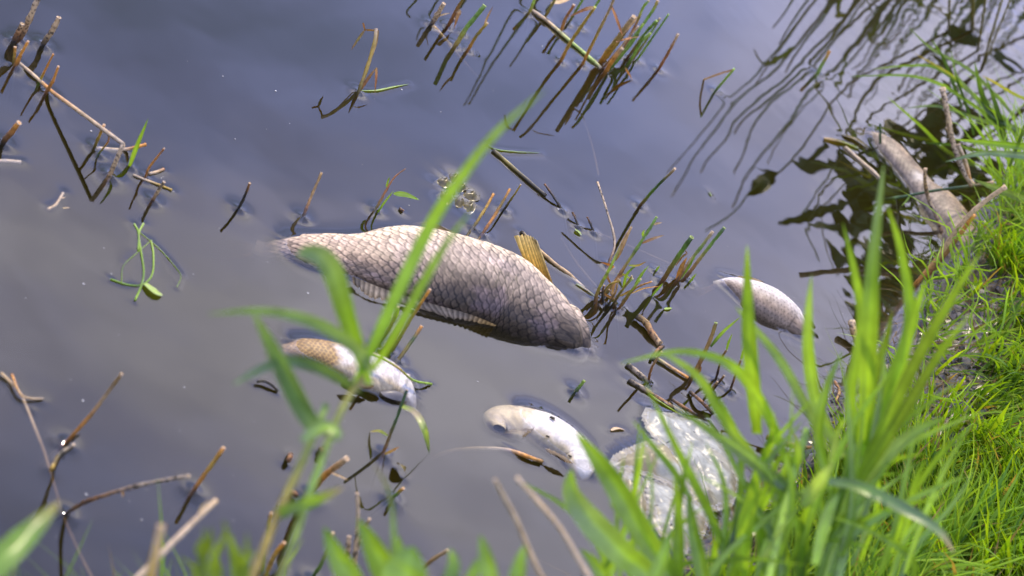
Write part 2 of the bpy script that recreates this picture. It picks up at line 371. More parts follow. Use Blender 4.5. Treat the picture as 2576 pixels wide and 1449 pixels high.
    floater('floating_straw', 'pale crumpled straw end floating just left of the mottled stub top', 'straw', [(375, 437), (395, 432), (410, 425)], 4, ('grey', 'tan', 'brown'))
    floater('floating_straw', 'whitish flat straw floating at the left edge under the dark stub', 'straw', [(-10, 405), (20, 405), (50, 408)], 4.5, ('grey', 'pale', 'grey'), z=(-.003,))
    t = floater('sunken_twig', 'brown forked twig lying just under the surface at the left', 'twig', [(120, 527), (138, 517), (150, 500), (157, 486)], 3.6, ('tan', 'tan', 'grey'), z=(-.004, -.003))
    leaf_like(t, 'shoot', [(150, 500), (165, 496)], 5, ('tan', 'tan'), -.003); leaf_like(t, 'shoot', [(158, 524), (176, 522)], 5, ('yellow', 'tan'), -.002)
    # middle strip of single stubs
    GM = 'single cut stubs around the big fish'
    stub('reed_stub', 'thin black stub standing alone in open water left of the big fish', 'reed', [(600, 525), (617, 490), (628, 461)], 4.5, ('dark', 'dark', 'brown'), (554, 580), group=GM, m=M_OLD)
    stub('reed_stub', 'brown jointed stub with black foot right above the big fish tail', 'reed', [(762, 547), (778, 508), (809, 434)], 4.6, ('dark', 'brown', 'mid', 'mid'), (733, 588), group=GM, nodes=(.3,))
    stub('reed_stub', 'stub with red tip and one bright green side leaf above the big fish back', 'reed', [(945, 527), (968, 487), (993, 446), (1020, 424)], 4.6, ('olive', 'red', 'red', 'brown'), (905, 585), group=GM, taper=.2, cut=None,
         leaves=[D(p=[(950, 535), (966, 512), (990, 480)], w=7, c=('green', 'lime'), kind='side_shoot', m=M_LEAF, tw=.6), D(p=[(990, 487), (1020, 490), (1055, 503)], w=13, c=('lime', 'lime'), tw=.2, yo=-.01, base=.3), D(p=[(972, 470), (980, 445)], w=6, c=('lime', 'green'))])
    stub('reed_stub', 'orange stub, left one of the pair behind the raised back edge of the big fish', 'reed', [(1190, 573), (1218, 530), (1242, 487)], 4.6, ('olive', 'yellow', 'orange'), (1172, 600), group=GM)
    stub('reed_stub', 'orange stub, right one of the pair behind the raised back edge of the big fish', 'reed', [(1213, 590), (1250, 530), (1283, 475)], 4.6, ('brown', 'orange', 'olive', 'orange'), (1190, 640), group=GM, nodes=(.5,))
    stub('reed_stub', 'short green and brown stub leaning right beside the orange pair', 'reed', [(1268, 528), (1290, 495), (1310, 464)], 3.8, ('dark', 'olive', 'yellow'), group=GM, taper=.5)
    # broken reed with folded leaves
    stub('broken_reed', 'yellow broken reed with folded dry leaves standing in open water at upper centre', 'reed', [(903, 232), (922, 172), (940, 110), (946, 72)], 5.8, ('olive', 'yellow', 'yellow', 'pale'), (809, 296), group=None,
         leaves=[D(p=[(946, 76), (918, 75), (914, 58)], w=5, c=('mid', 'brown'), kink=True, strip=True, kind='dry_leaf', n=9), D(p=[(918, 75), (900, 100), (883, 126)], w=7, c=('mid', 'olive', 'brown'), kind='dry_leaf', yo=[0, -.02], tw=.2),
                 D(p=[(951, 76), (945, 110), (928, 160), (908, 228)], w=8, c=('mid', 'tan', 'yellow'), kind='dry_leaf', tw=.9, yo=.004),
                 D(p=[(902, 232), (925, 200), (947, 170)], w=9, c=('brown', 'brown', 'mid'), kind='dry_leaf', base=.9, tw=.4, yo=[0, .01]), D(p=[(947, 170), (946, 195), (943, 233)], w=7, c=('mid', 'red', 'brown'), kind='dry_leaf', tw=.3, yo=[.01, -.01])])
    floater('floating_grass_blade', 'green grass blade floating beside the foot of the broken yellow reed', 'grass', [(908, 228), (945, 228), (985, 220), (1030, 211)], 3.2, ('lime', 'gpith', 'gpith', 'lime'), flat=True)
    # upper middle
    GT = 'cut reed stubs at the top of the photo'
    stub('reed_stub', 'thick mottled stub with hollow pale end, leftmost of the top centre group', 'reed', [(1085, 62), (1098, 40), (1117, 9)], 7.5, ('dark', 'tan', 'tan'), (1047, 112), group=GT, m=M_OLD, nodes=(.55,), leaves=[D(p=[(1105, 40), (1118, 36), (1132, 33)], w=5, c=('straw', 'straw'), kind='sheath')])
    stub('reed_stub', 'brown stub with a folded dry sheath near its top, second of the top centre group', 'reed', [(1127, 66), (1146, 28), (1172, -14)], 5.2, ('red', 'brown', 'olive'), (1082, 160), group=GT, leaves=[D(p=[(1146, 26), (1154, 30), (1150, 42), (1142, 72)], w=12, c=('tan', 'brown'), kind='sheath', tw=.3)])
    stub('reed_stub', 'short black stub close behind the brown sheathed stub at the top', 'reed', [(1132, 62), (1142, 46)], 4, ('dark', 'brown'), group=GT)
    stub('reed_stub', 'thick green stub with cut top in the top centre group', 'reed', [(1146, 114), (1178, 66), (1219, 14)], 7, ('yellow', 'green', 'green'), (1098, 213), group=GT, cut='green', taper=.9)
    stub('reed_stub', 'thin maroon stub half hidden behind the thick green one at the top', 'reed', [(1165, 84), (1190, 46)], 4, ('red', 'red'), group=GT)
    stub('reed_stub', 'yellow stub with splintered end, right of the thick green one at the top', 'reed', [(1178, 125), (1200, 90), (1226, 58)], 5, ('orange', 'olive', 'yellow'), (1124, 195), group=GT, leaves=[D(p=[(1218, 66), (1228, 40), (1240, 17)], w=6, c=('tan', 'brown'), kind='dry_leaf')])
    floater('sunken_stalk', 'long yellowish stalk lying under the surface across the top centre reflections', 'reed', [(1088, 64), (1125, 105), (1160, 150), (1200, 195)], 4.5, ('tan', 'yellow', 'yellow', 'tan'), z=(.002, -.010, -.022, -.04))
    GB = 'bundle of cut reeds at the top beside the pale floating stalk'
    stub('reed_stub', 'straight yellow reed, left one of two crossing the pale floating stalk', 'reed', [(1411, 154), (1440, 100), (1497, 18)], 5.2, ('orange', 'yellow', 'yellow'), (1297, 332), group=GB, cut='green', leaves=[D(p=[(1494, 18), (1470, 24), (1428, 44)], w=9, c=('tan', 'red', 'brown'), kind='dry_leaf', yo=[0, -.03], tw=.2)])
    stub('reed_stub', 'yellow reed with a brown leaf hanging from its bend, crossing the pale stalk', 'reed', [(1465, 163), (1500, 90), (1538, 14), (1544, -12)], 4.6, ('orange', 'yellow', 'tan', 'olive'), (1300, 340), group=GB, leaves=[D(p=[(1537, 14), (1548, 40), (1566, 90)], w=8, c=('brown', 'red'), kind='dry_leaf', yo=[0, -.02], peak=.7)])
    stub('reed_stub', 'thin brown leaning reed at the right end of the pale floating stalk', 'reed', [(1516, 172), (1560, 120), (1606, 66)], 3, ('brown', 'tan', 'tan'), (1445, 298), group=GB, taper=.9)
    stub('reed_stub', 'orange brown stub left of the two yellow reeds at the top', 'reed', [(1412, 78), (1424, 46), (1444, 12)], 5, ('orange', 'brown', 'red'), group=GB)
    stub('reed_stub', 'yellow green stub at the thick left end of the pale floating stalk', 'reed', [(1331, 34), (1344, 4), (1352, -20)], 5, ('yellow', 'lime', 'orange'), group=GB)
    stub('reed_stub', 'slim green stem rising past the top edge behind the two yellow reeds', 'reed', [(1430, 60), (1460, 10), (1478, -22)], 4, ('olive', 'green', 'green'), group=GB)
    stub('reed_stub', 'slim green stem next to the top edge between the bundles', 'reed', [(1462, 70), (1500, 12), (1520, -22)], 4, ('olive', 'green', 'lime'), group=GB)
    stub('reed_stub', 'olive stem leaning out past the top edge above the pale floating stalk', 'reed', [(1370, 44), (1392, 6), (1408, -22)], 4.4, ('olive', 'olive', 'green'), group=GB)
    floater('floating_stalk', 'pale yellow green stalk floating between the reeds at the top', 'reed', [(1338, 26), (1375, 52), (1420, 92), (1465, 130), (1498, 158), (1512, 172)], 4.3, ('grey', 'straw', 'gpith', 'gpith', 'grey'), z=(.004, .003, .002))
    floater('floating_dry_leaf', 'pale papery dry leaf lying near the top edge among the reeds', 'leaf', [(1388, 10), (1410, 6), (1440, -4)], 8, ('pale', 'tan', 'tan'), flat=True, z=(.02, .03))
    GC = 'thick bundle of yellow and green reeds at upper right of centre'
    stub('reed_stub', 'thick yellow reed, biggest stem of the yellow and green bundle', 'reed', [(1512, 156), (1545, 108), (1594, 42)], 8, ('orange', 'yellow', 'tan'), (1402, 330), group=GC, leaves=[D(p=[(1560, 92), (1590, 60), (1606, 40)], w=9, c=('tan', 'tan'), kind='sheath')])
    stub('reed_stub', 'second yellow reed leaning on the biggest stem of the bundle', 'reed', [(1520, 154), (1560, 100), (1600, 44)], 5, ('yellow', 'olive', 'brown'), group=GC)
    stub('reed_stub', 'short orange stub with hollow end in front of the yellow and green bundle', 'reed', [(1524, 180), (1545, 148), (1566, 122)], 6.5, ('orange', 'orange', 'tan'), (1480, 250), group=GC)
    stub('reed_stub', 'long green stem leaning over the yellow reeds to the top edge', 'reed', [(1540, 170), (1590, 100), (1640, 30), (1655, 2)], 5, ('olive', 'green', 'green', 'yellow'), (1425, 312), group=GC)
    stub('reed_stub', 'green jointed stem reaching the top edge beside the long leaning one', 'reed', [(1560, 140), (1600, 60), (1618, 18), (1632, 2)], 4.2, ('brown', 'brown', 'lime', 'green'), group=GC, nodes=(.8,))
    stub('reed_stub', 'thin green stem with fresh yellow tip inside the bundle', 'reed', [(1534, 176), (1590, 110), (1618, 60)], 3.6, ('green', 'green', 'lime'), group=GC, cut='green', nodes=(.7,))
    stub('reed_stub', 'brown footed green stem with cut tip near the right of the bundle', 'reed', [(1580, 144), (1618, 90), (1652, 52)], 4.4, ('brown', 'green', 'green'), (1510, 262), group=GC, cut='green', nodes=(.75, .9))
    stub('reed_stub', 'bright green stem with pale cut tip, lower one at the right of the bundle', 'reed', [(1586, 152), (1612, 108), (1636, 84)], 4.8, ('lime', 'green', 'gpith'), group=GC, cut='green')
    stub('reed_stub', 'slender green stem, rightmost of the yellow and green bundle', 'reed', [(1602, 152), (1640, 96), (1682, 36)], 3.6, ('lime', 'green', 'green'), (1530, 262), group=GC, cut='green')
    stub('reed_stub', 'brownish stem with a dry tip lying across the bundle', 'reed', [(1593, 150), (1640, 80), (1660, 46)], 3.4, ('brown', 'green', 'olive'), group=GC)
    floater('dry_leaf', 'brown dry leaf caught crosswise in the yellow and green bundle', 'leaf', [(1550, 106), (1585, 96), (1612, 92)], 4, ('brown', 'red', 'tan'), flat=True, z=(.07, .08, .09))
    floater('dry_leaf', 'orange curved leaf dipping into the water in front of the bundle', 'leaf', [(1573, 170), (1580, 185), (1590, 202)], 4.5, ('tan', 'orange', 'straw'), flat=True, z=(.03, .012, .0))
    stub('reed_stub', 'red brown jointed stub standing alone right of the bundle', 'reed', [(1657, 175), (1682, 130), (1706, 86)], 4.6, ('red', 'red', 'brown', 'tan'), (1590, 252), group=GC, nodes=(.5,))
    stub('reed_stub', 'green stub with a thin leaf folded down to the water, alone at upper right', 'reed', [(1800, 228), (1847, 173)], 3.8, ('green', 'lime'), (1761, 292), group=None, cut=None, leaves=[D(p=[(1845, 175), (1808, 186), (1770, 200)], w=5, c=('brown', 'tan'), kind='dry_leaf', water=True, strip=True)])
    # right of the big fish
    GR = 'reeds right of the big fish head'
    stub('reed_stub', 'long dark green reed with pale split tip leaning right, alone between fish and top', 'reed', [(1610, 518), (1650, 472), (1698, 424)], 5, ('brown', 'green', 'dgreen', 'tan'), (1532, 660), group=GR, taper=.7, leaves=[D(p=[(1640, 486), (1648, 470)], w=6, c=('tan', 'tan'), kind='sheath')])
    stub('dry_stalk', 'thin pale bare stalk leaning left from the tangle right of the big fish head', 'reed', [(1530, 668), (1546, 610), (1526, 530), (1503, 458)], 3.6, ('brown', 'grey', 'grey', 'pale'), (1412, 586), group=GR, m=M_OLD, nodes=(.4,))
    stub('reed_stub', 'curved olive reed with a brown torn sheath, leftmost in the tangle by the head', 'reed', [(1499, 760), (1506, 730), (1540, 665), (1565, 610), (1588, 572)], 5.6, ('brown', 'olive', 'lime', 'tan', 'tan'), (1400, 905), group=GR, taper=.6,
         leaves=[D(p=[(1548, 655), (1566, 620), (1590, 568)], w=13, c=('mid', 'tan'), kind='sheath'), D(p=[(1545, 672), (1530, 665), (1512, 660)], w=8, c=('orange', 'red'), kind='dry_leaf')])
    stub('reed_stub', 'tall green reed with small torn leaves, right of the pale bare stalk', 'reed', [(1524, 740), (1560, 690), (1606, 620), (1652, 546)], 4.8, ('olive', 'brown', 'green', 'green'), (1428, 880), group=GR, cut='green', nodes=(.35, .62, .85),
         leaves=[D(p=[(1615, 612), (1645, 600), (1670, 592)], w=8, c=('brown', 'tan'), kind='dry_leaf'), D(p=[(1622, 598), (1618, 588), (1622, 578)], w=8, c=('lime', 'lime')), D(p=[(1582, 668), (1605, 668), (1626, 658)], w=6, c=('lime', 'yellow', 'brown')), D(p=[(1640, 566), (1655, 562), (1666, 560)], w=6, c=('tan', 'tan'), kind='dry_leaf')])
    tangle = [([(1512, 756), (1530, 720), (1560, 705)], 4, ('brown', 'olive', 'yellow')), ([(1530, 768), (1548, 735), (1556, 700)], 3.6, ('dark', 'mid', 'tan')), ([(1545, 775), (1556, 742), (1592, 700)], 4, ('brown', 'olive', 'gpith')),
              ([(1556, 778), (1580, 742), (1612, 702)], 4, ('brown', 'olive', 'lime')), ([(1550, 780), (1545, 755), (1532, 728)], 3.4, ('dark', 'mid', 'mid')), ([(1562, 772), (1596, 728), (1640, 708)], 3, ('brown', 'mid', 'orange')),
              ([(1538, 772), (1566, 730), (1590, 694)], 3.6, ('dark', 'olive', 'olive')), ([(1518, 762), (1516, 735), (1520, 718)], 4, ('dark', 'dark', 'brown'))]
    words = ('leftmost short stub with yellow end', 'short tan stub at the back', 'olive stub with pale green cut end', 'longest olive stub', 'short brown stub bent to the left', 'thin orange tipped stub', 'dark footed olive stub', 'black broken stub')
    for (p, r, c), wd in zip(tangle, words):
        stub('reed_stub', wd + ' in the low tangle by the big fish head', 'reed', p, r, c, group='low tangle of broken stubs by the big fish head', taper=.7)
    tl = [([(1568, 730), (1578, 690), (1605, 664)], 9, ('lime', 'green'), 'broad green'), ([(1596, 720), (1615, 690), (1632, 668)], 8, ('green', 'lime'), 'narrow green upright'), ([(1540, 740), (1550, 706), (1575, 688)], 10, ('tan', 'brown'), 'wide tan curled'),
          ([(1560, 745), (1590, 730), (1610, 706)], 7, ('yellow', 'mid'), 'yellow drooping'), ([(1550, 752), (1530, 745), (1506, 728)], 7, ('mid', 'orange'), 'orange leftward'), ([(1590, 738), (1620, 726), (1660, 720)], 5, ('yellow', 'orange'), 'thin orange rightward'),
          ([(1535, 712), (1528, 690), (1545, 670)], 7, ('brown', 'tan'), 'brown curled upright'), ([(1585, 700), (1568, 690), (1552, 688)], 6, ('gpith', 'lime'), 'pale green folded')]
    for p, wd, c, nm in tl:
        b = at_z(p[0]); t = thing('torn_leaf', nm + ' torn leaf in the low tangle by the big fish head', 'leaf', at_y(p[0], b[1] - .02), 'torn leaves in the tangle by the big fish head')
        leaf_part(t, D(p=p, w=wd, c=c, tw=rng.uniform(.2, .9), m=M_LEAF if 'green' in nm else M_DRY, kind='blade', yo=[-.02, rng.uniform(-.05, .0)]), y=b[1])
    GD = 'row of thick reeds standing right of the tangle'
    stub('reed_stub', 'thick green reed with cut green top, left one of the row of three', 'reed', [(1666, 708), (1700, 655), (1740, 597)], 7, ('brown', 'olive', 'green', 'dgreen'), (1592, 832), group=GD, cut='green', taper=.95,
         leaves=[D(p=[(1700, 668), (1718, 645), (1728, 638), (1722, 628)], w=5, c=('mid', 'brown'), kind='dry_leaf')])
    stub('reed_stub', 'green and tan reed with frayed top, middle one of the row of three', 'reed', [(1703, 706), (1745, 645), (1793, 583)], 5.4, ('brown', 'tan', 'green', 'tan'), (1640, 815), group=GD, taper=.85, leaves=[D(p=[(1704, 704), (1716, 672), (1728, 648)], w=13, c=('orange', 'mid', 'orange'), kind='sheath', base=.8), D(p=[(1712, 702), (1735, 668), (1752, 636)], w=7, c=('lime', 'green'))])
    stub('reed_stub', 'slender dark green reed, rightmost and longest of the row of three', 'reed', [(1722, 700), (1770, 640), (1822, 573)], 5.2, ('brown', 'mid', 'green', 'dgreen'), (1665, 820), group=GD, cut='green', nodes=(.1,), taper=.9)
    for p, lb in (([(1650, 682), (1660, 668)], 'tiny green dart of a shoot breaking the surface above the row of three'), ([(1735, 710), (1752, 688)], 'thin green shoot right of the row of three'), ([(1640, 745), (1668, 712)], 'fine green shoot left of the row of three')):
        b = at_z(p[0]); t = thing('green_shoot', lb, 'grass', b); leaf_part(t, D(p=p, w=6, c=('green', 'lime'), tw=.3), y=b[1]); dimple(b, .0012)
    # dark sticks
    for p, rf, lb in (([(1416, 530), (1392, 495), (1370, 463)], (1350, 487), 'longest black stick end sticking up above the pale bare stalk'), ([(1456, 571), (1440, 534)], (1425, 552), 'brown stick end, middle one of three poking up left of the pale bare stalk'), ([(1495, 586), (1477, 546)], (1456, 566), 'black stick end nearest to the pale bare stalk')):
        stub('stick_end', lb, 'stick', p, 3.6, ('dark', 'dark', 'brown'), rf, group='dark stick ends in front of the pale bare stalk', m=M_OLD, cut=None)
    floater('floating_stick', 'black wet stick with a green tinge floating above the big fish fin', 'stick', [(1240, 378), (1275, 408), (1320, 448), (1372, 492)], 5, ('dark', 'olive', 'dark', 'dark'), z=(.002,))
    floater('floating_grass_blade', 'thin green blade floating at the upper end of the black wet stick', 'grass', [(1222, 362), (1250, 376), (1300, 382), (1362, 385)], 2.6, ('green', 'lime', 'gpith', 'lime'), flat=True)
    floater('floating_stick', 'brown hollow stick floating next to the raised fin of the big fish', 'stick', [(1312, 582), (1350, 622), (1395, 662), (1432, 690), (1470, 725)], 4.6, ('dark', 'mid', 'tan', 'tan', 'grey'), z=(.002, .002, .002, -.004))
    floater('floating_leaf', 'pale green thin leaf floating between hollow stick and reed tangle', 'leaf', [(1450, 714), (1475, 728), (1502, 748)], 4, ('gpith', 'grey', 'gpith'), flat=True)
    floater('floating_leaf', 'small pale torn leaf floating among the dark stick ends', 'leaf', [(1446, 578), (1454, 584), (1463, 592)], 7, ('gpith', 'gpith'), flat=True)
    for p, lb in (([(1445, 565), (1540, 600), (1690, 665)], 'long pale stalk sunk below the reeds right of the big fish'), ([(1412, 600), (1450, 660), (1500, 720)], 'pale sunken stalk left of the pale bare stalk'), ([(1465, 290), (1490, 370), (1505, 440)], 'whitish sunken stalk above the pale bare stalk')):
        floater('sunken_stalk', lb, 'reed', p, 2.8, ('grey', 'tan', 'grey'), z=(-.034, -.022))
    # rotten debris line
    floater('rotten_stem', 'rotten brown hollow stem piece floating below the reed tangle', 'debris', [(1602, 795), (1625, 812), (1640, 838), (1662, 868)], 8.5, ('dark', 'mid', 'brown', 'tan'), z=(.006, .006, .001), m=M_OLD)
    floater('rotten_stem', 'dark pitted rotten stem floating left of the grass, upper of two', 'debris', [(1578, 916), (1602, 935), (1635, 965)], 7, ('dark', 'grey', 'dark'), z=(.002,), m=M_OLD)
    floater('rotten_stem', 'dark pitted rotten stem floating left of the grass, lower of two', 'debris', [(1582, 956), (1615, 975), (1650, 1000), (1720, 1040)], 6, ('dark', 'grey', 'brown', 'tan'), z=(.002, .002, -.006), m=M_OLD)
    floater('floating_stalk', 'orange and yellow stalk floating under the arching grass blade', 'reed', [(1640, 893), (1675, 915), (1730, 950)], 4, ('lime', 'straw', 'orange'), z=(.003,))
    floater('floating_grass_blade', 'long thin green blade floating along the edge of the plastic bag', 'grass', [(1600, 966), (1660, 1010), (1720, 1048), (1760, 1068)], 4, ('lime', 'lime', 'green'), flat=True)
    floater('floating_grass_blade', 'short pale green bit floating right of the hollow rotten stem', 'grass', [(1672, 778), (1692, 776)], 5, ('gpith', 'lime'), flat=True)
    GE = 'stubs among the debris by the plastic bag'
    stub('reed_stub', 'curved brown stub rising from the upper rotten stem', 'reed', [(1630, 962), (1640, 925), (1665, 885)], 4, ('brown', 'brown', 'tan'), (1555, 1035), group=GE)
    stub('reed_stub', 'brown stub with green cut top and long green side leaf near the arching blade', 'reed', [(1742, 950), (1770, 895), (1790, 850), (1801, 812)], 6.5, ('brown', 'mid', 'mid', 'olive'), (1670, 1050), group=GE, cut='green', nodes=(.3,), leaves=[D(p=[(1788, 872), (1820, 835), (1862, 798)], w=9, c=('dgreen', 'lime', 'lime'), tw=.4), D(p=[(1742, 950), (1762, 930), (1756, 905)], w=7, c=('mid', 'brown'), kind='sheath')])
    for p, lb in (([(1800, 958), (1815, 905), (1828, 880)], 'thin dark stub with leaf right of the green topped stub'), ([(1836, 985), (1848, 950), (1864, 905)], 'slim stub with a green leaf tip among the debris'), ([(1808, 962), (1822, 945)], 'short black broken stub in the debris'), ([(1786, 985), (1805, 960)], 'short brown broken stub in the debris')):
        stub('reed_stub', lb, 'reed', p, 3.8, ('dark', 'brown', 'mid'), group=GE, m=M_OLD, leaves=[D(p=[p[-1], (p[-1][0] + 6, p[-1][1] - 20), (p[-1][0] + 14, p[-1][1] - 40)], w=7, c=('green', 'lime'))] if len(p) > 2 else [])
    for p, lb in (([(1690, 1005), (1720, 1025), (1750, 1045)], 'matted brown root strand beside the plastic bag'), ([(1735, 985), (1765, 1010), (1795, 1040)], 'dark matted strand under the grass by the bag'), ([(1640, 905), (1655, 880), (1668, 872)], 'small black splinter above the curved brown stub')):
        floater('root_strand', lb, 'debris', p, 4.5, ('dark', 'brown', 'dark'), z=(.003, .008, .003), m=M_OLD)
    stub('reed_stub', 'short green cut stub alone in open water between two fish', 'reed', [(1446, 986), (1470, 958)], 5.5, ('dgreen', 'green', 'lime'), (1428, 1010), group=None, cut='green')
    # lower left
    GF = 'stubs in the lower left water'
    stub('reed_stub', 'long straight tan stub pointing up right in the lower left', 'reed', [(165, 1115), (235, 1035), (306, 940)], 5.5, ('brown', 'orange', 'tan', 'mid'), group=GF, nodes=(.9,), leaves=[D(p=[(165, 1118), (185, 1104), (205, 1092)], w=9, c=('dark', 'dark'), kind='sheath')])
    floater('rotten_stem', 'bleached bit of rotten stem at the foot of the long tan stub', 'debris', [(130, 1180), (150, 1145), (188, 1118)], 5, ('yellow', 'dark', 'grey'), z=(.002, .004), m=M_OLD)
    floater('sunken_vine', 'long thin brown stem lying under water down the left side', 'reed', [(2, 938), (50, 990), (85, 1070), (112, 1140), (140, 1230), (160, 1300), (200, 1390), (240, 1470)], 4, ('tan', 'tan', 'brown', 'tan'), z=(.004, -.006, -.02, -.026, -.022))
    floater('floating_straw', 'thin pale straw bent over the top of the sunken stem at the far left', 'straw', [(30, 942), (50, 990), (75, 1002), (108, 1003)], 3, ('orange', 'tan', 'grey'), z=(.006, .002))
    stub('reed_stub', 'mottled yellow stub with dark foot in the lower left open water', 'reed', [(485, 1236), (520, 1185), (563, 1126)], 6.5, ('brown', 'orange', 'yellow', 'orange'), (437, 1308), group=GF, taper=.9)
    stub('curved_stalk', 'long dark curved stalk arching right from the water in the lower left', 'reed', [(165, 1293), (212, 1264), (300, 1234), (390, 1212), (476, 1197)], 5.5, ('dark', 'brown', 'grey', 'grey'), (60, 1600), group=None, m=M_OLD, nodes=(.25, .6), taper=.9, leaves=[D(p=[(306, 1236), (309, 1244), (308, 1252)], w=6, c=('orange', 'tan'), kind='sheath')])
    # foreground near bottom
    GH = 'stubs around the near reed plant'
    stub('reed_stub', 'dark green thin stub with a pale wilted leaf hanging to the water', 'reed', [(963, 1142), (995, 1060), (1024, 981)], 4.8, ('brown', 'dgreen', 'dgreen'), (860, 1208), group=GH, taper=.9,
         leaves=[D(p=[(1012, 1022), (1045, 1040), (1068, 1085), (1080, 1140)], w=19, c=('gpith', 'grey', 'gpith', 'dgreen'), tw=.5, yo=[0, -.04], water=True, peak=.5), D(p=[(967, 1142), (985, 1135), (1005, 1124)], w=8, c=('yellow', 'orange'), kind='dry_leaf'), D(p=[(975, 1095), (955, 1084), (930, 1086)], w=8, c=('gpith', 'grey'), water=True, yo=[0, .02])])
    floater('reflection_lump', 'dark lump standing in for a brown reflection right of the thin stub', 'leaf', [(1000, 1168), (1015, 1180), (1025, 1200)], 13, ('dark', 'olive', 'dark'), flat=True, z=(.004, .01, .004))  # solid dark strip in place of a brown reflection on the water
    stub('reed_stub', 'short green stub with orange end below the dark reflection lump', 'reed', [(984, 1255), (1015, 1228)], 5.5, ('dgreen', 'green', 'orange'), (966, 1298), group=GH)
    stub('reed_stub', 'thick orange stub with pale hollow end standing behind the near reed plant', 'reed', [(776, 1245), (820, 1195), (872, 1154)], 9, ('brown', 'orange', 'tan'), (695, 1400), group=GH, taper=.95, leaves=[D(p=[(835, 1190), (855, 1198), (876, 1208)], w=6, c=('straw', 'tan'), kind='sheath')])
    stub('reed_stub', 'short orange green stub at lower right of the white golden tailed fish', 'reed', [(1000, 908), (1030, 866), (1061, 820)], 6, ('olive', 'olive', 'dgreen', 'orange'), (985, 930), group=GH)
    GI = 'green stubs between the two left fish'
    for p, c, lb in (([(944, 878), (965, 835), (985, 795)], ('olive', 'green', 'lime'), 'leftmost green stub between the two left fish'), ([(958, 860), (985, 815), (1002, 772)], ('dark', 'olive', 'lime'), 'dark footed stub between the two left fish'),
                     ([(965, 880), (1010, 805), (1045, 760)], ('olive', 'green', 'green'), 'straight green stub between the two left fish'), ([(985, 885), (1035, 800), (1082, 728)], ('olive', 'olive', 'orange'), 'longest olive stub with orange end between the two left fish'),
                     ([(975, 884), (1010, 825), (1032, 764)], ('yellow', 'mid', 'mid'), 'tan stub between the two left fish')):
        stub('reed_stub', lb, 'reed', p, 5, c, group=GI, leaves=[D(p=[p[1], (p[1][0] + 14, p[1][1] - 22), (p[1][0] + 20, p[1][1] - 40)], w=7, c=('lime', 'lime'))] if 'leftmost' in lb or 'dark' in lb else [])
    GJ = 'stubs at the near water edge'
    for p, r, c, lb in (([(700, 1440), (730, 1370), (766, 1287)], 5.5, ('yellow', 'olive', 'green', 'tan'), 'green stub with tan end beside the near reed stems'), ([(630, 1470), (660, 1400), (678, 1350)], 6, ('brown', 'orange', 'orange'), 'orange stub, left of the near pair at the bottom edge'),
                        ([(660, 1470), (690, 1400), (715, 1365)], 7, ('brown', 'yellow', 'orange'), 'yellow stub, right of the near pair at the bottom edge'), ([(660, 1440), (672, 1335), (682, 1290)], 5, ('lime', 'lime', 'orange'), 'thin green stub with orange tip left of the near reed stems'),
                        ([(780, 1460), (810, 1415), (838, 1340)], 6, ('dgreen', 'green', 'tan'), 'green stub with tan end in front of the broad near leaf'), ([(890, 1500), (893, 1400), (900, 1300), (898, 1240)], 6.5, ('grey', 'straw', 'pale', 'pale'), 'tall bleached straw stalk at bottom centre left'),
                        ([(865, 1480), (872, 1400), (878, 1350)], 8, ('brown', 'tan', 'pale'), 'thick short bleached stub beside the tall bleached stalk'), ([(880, 1490), (905, 1360), (930, 1305)], 5, ('grey', 'pale', 'tan'), 'thin leaning bleached stalk beside the tall one'),
                        ([(1045, 1450), (1085, 1412), (1126, 1384)], 6.5, ('dark', 'mid', 'tan'), 'dark stub with tan end at the bottom edge behind the round leaf')):
        stub('reed_stub', lb, 'reed', p, r, c, group=GJ, m=M_OLD if 'bleached' in lb else None)
    for p, lb in (([(730, 1142), (722, 1160)], 'black bud like scrap floating left of the near reed plant'), ([(806, 1130), (812, 1142)], 'small dark scrap floating behind the near reed stems'), ([(733, 1238), (742, 1246)], 'small red brown scrap floating left of the near reed stems')):
        floater('floating_scrap', lb, 'debris', [p[0], ((p[0][0] + p[1][0]) / 2 + 3, (p[0][1] + p[1][1]) / 2), p[1]], 7, ('dark', 'brown', 'dark'), z=(.003, .008, .003), m=M_OLD)
    # floating stem by white belly fish
    floater('floating_reed', 'half sunken pale stem with brown cut end left of the white bellied fish', 'reed', [(1090, 1150), (1150, 1133), (1262, 1132), (1320, 1148), (1363, 1163)], 5.5, ('grey', 'tan', 'grey', 'orange', 'mid'), z=(-.045, -.03, -.006, .003, .003))
    floater('draped_grass', 'thin green blade draped over the white flanked fish behind the reed leaves', 'grass', [(914, 884), (962, 902), (1002, 926), (1038, 956), (1085, 966)], 3.2, ('lime', 'lime', 'yellow', 'lime', 'lime'), z=(.03, .032, .03, .016, .002))
    floater('floating_twig', 'forked black twig floating left of the near reed plant', 'twig', [(648, 960), (664, 958), (682, 968), (700, 985)], 4, ('dark', 'dark', 'dark'), z=(.004, .006, .002), m=M_OLD)
    floater('floating_flake', 'small pale flake floating between the white bellied fish and the plastic bag', 'scrap', [(1538, 1083), (1556, 1078), (1574, 1082)], 6, ('pale', 'pale'), flat=True)
    floater('floating_flake', 'tiny yellow green flake floating alone in the open water at right', 'scrap', [(1784, 482), (1787, 488), (1790, 494)], 2.5, ('lime', 'lime'), flat=True)
    floater('floating_bud', 'tiny dark bud floating above the back of the big fish', 'scrap', [(1006, 524), (1010, 528), (1015, 531)], 4, ('dark', 'brown'), z=(.002,), m=M_OLD)
    # green weed left of the fish
    t = thing('floating_weed', 'tangled green weed with a pale torn leaf floating left of the fish', 'weed', at_z((350, 660)))
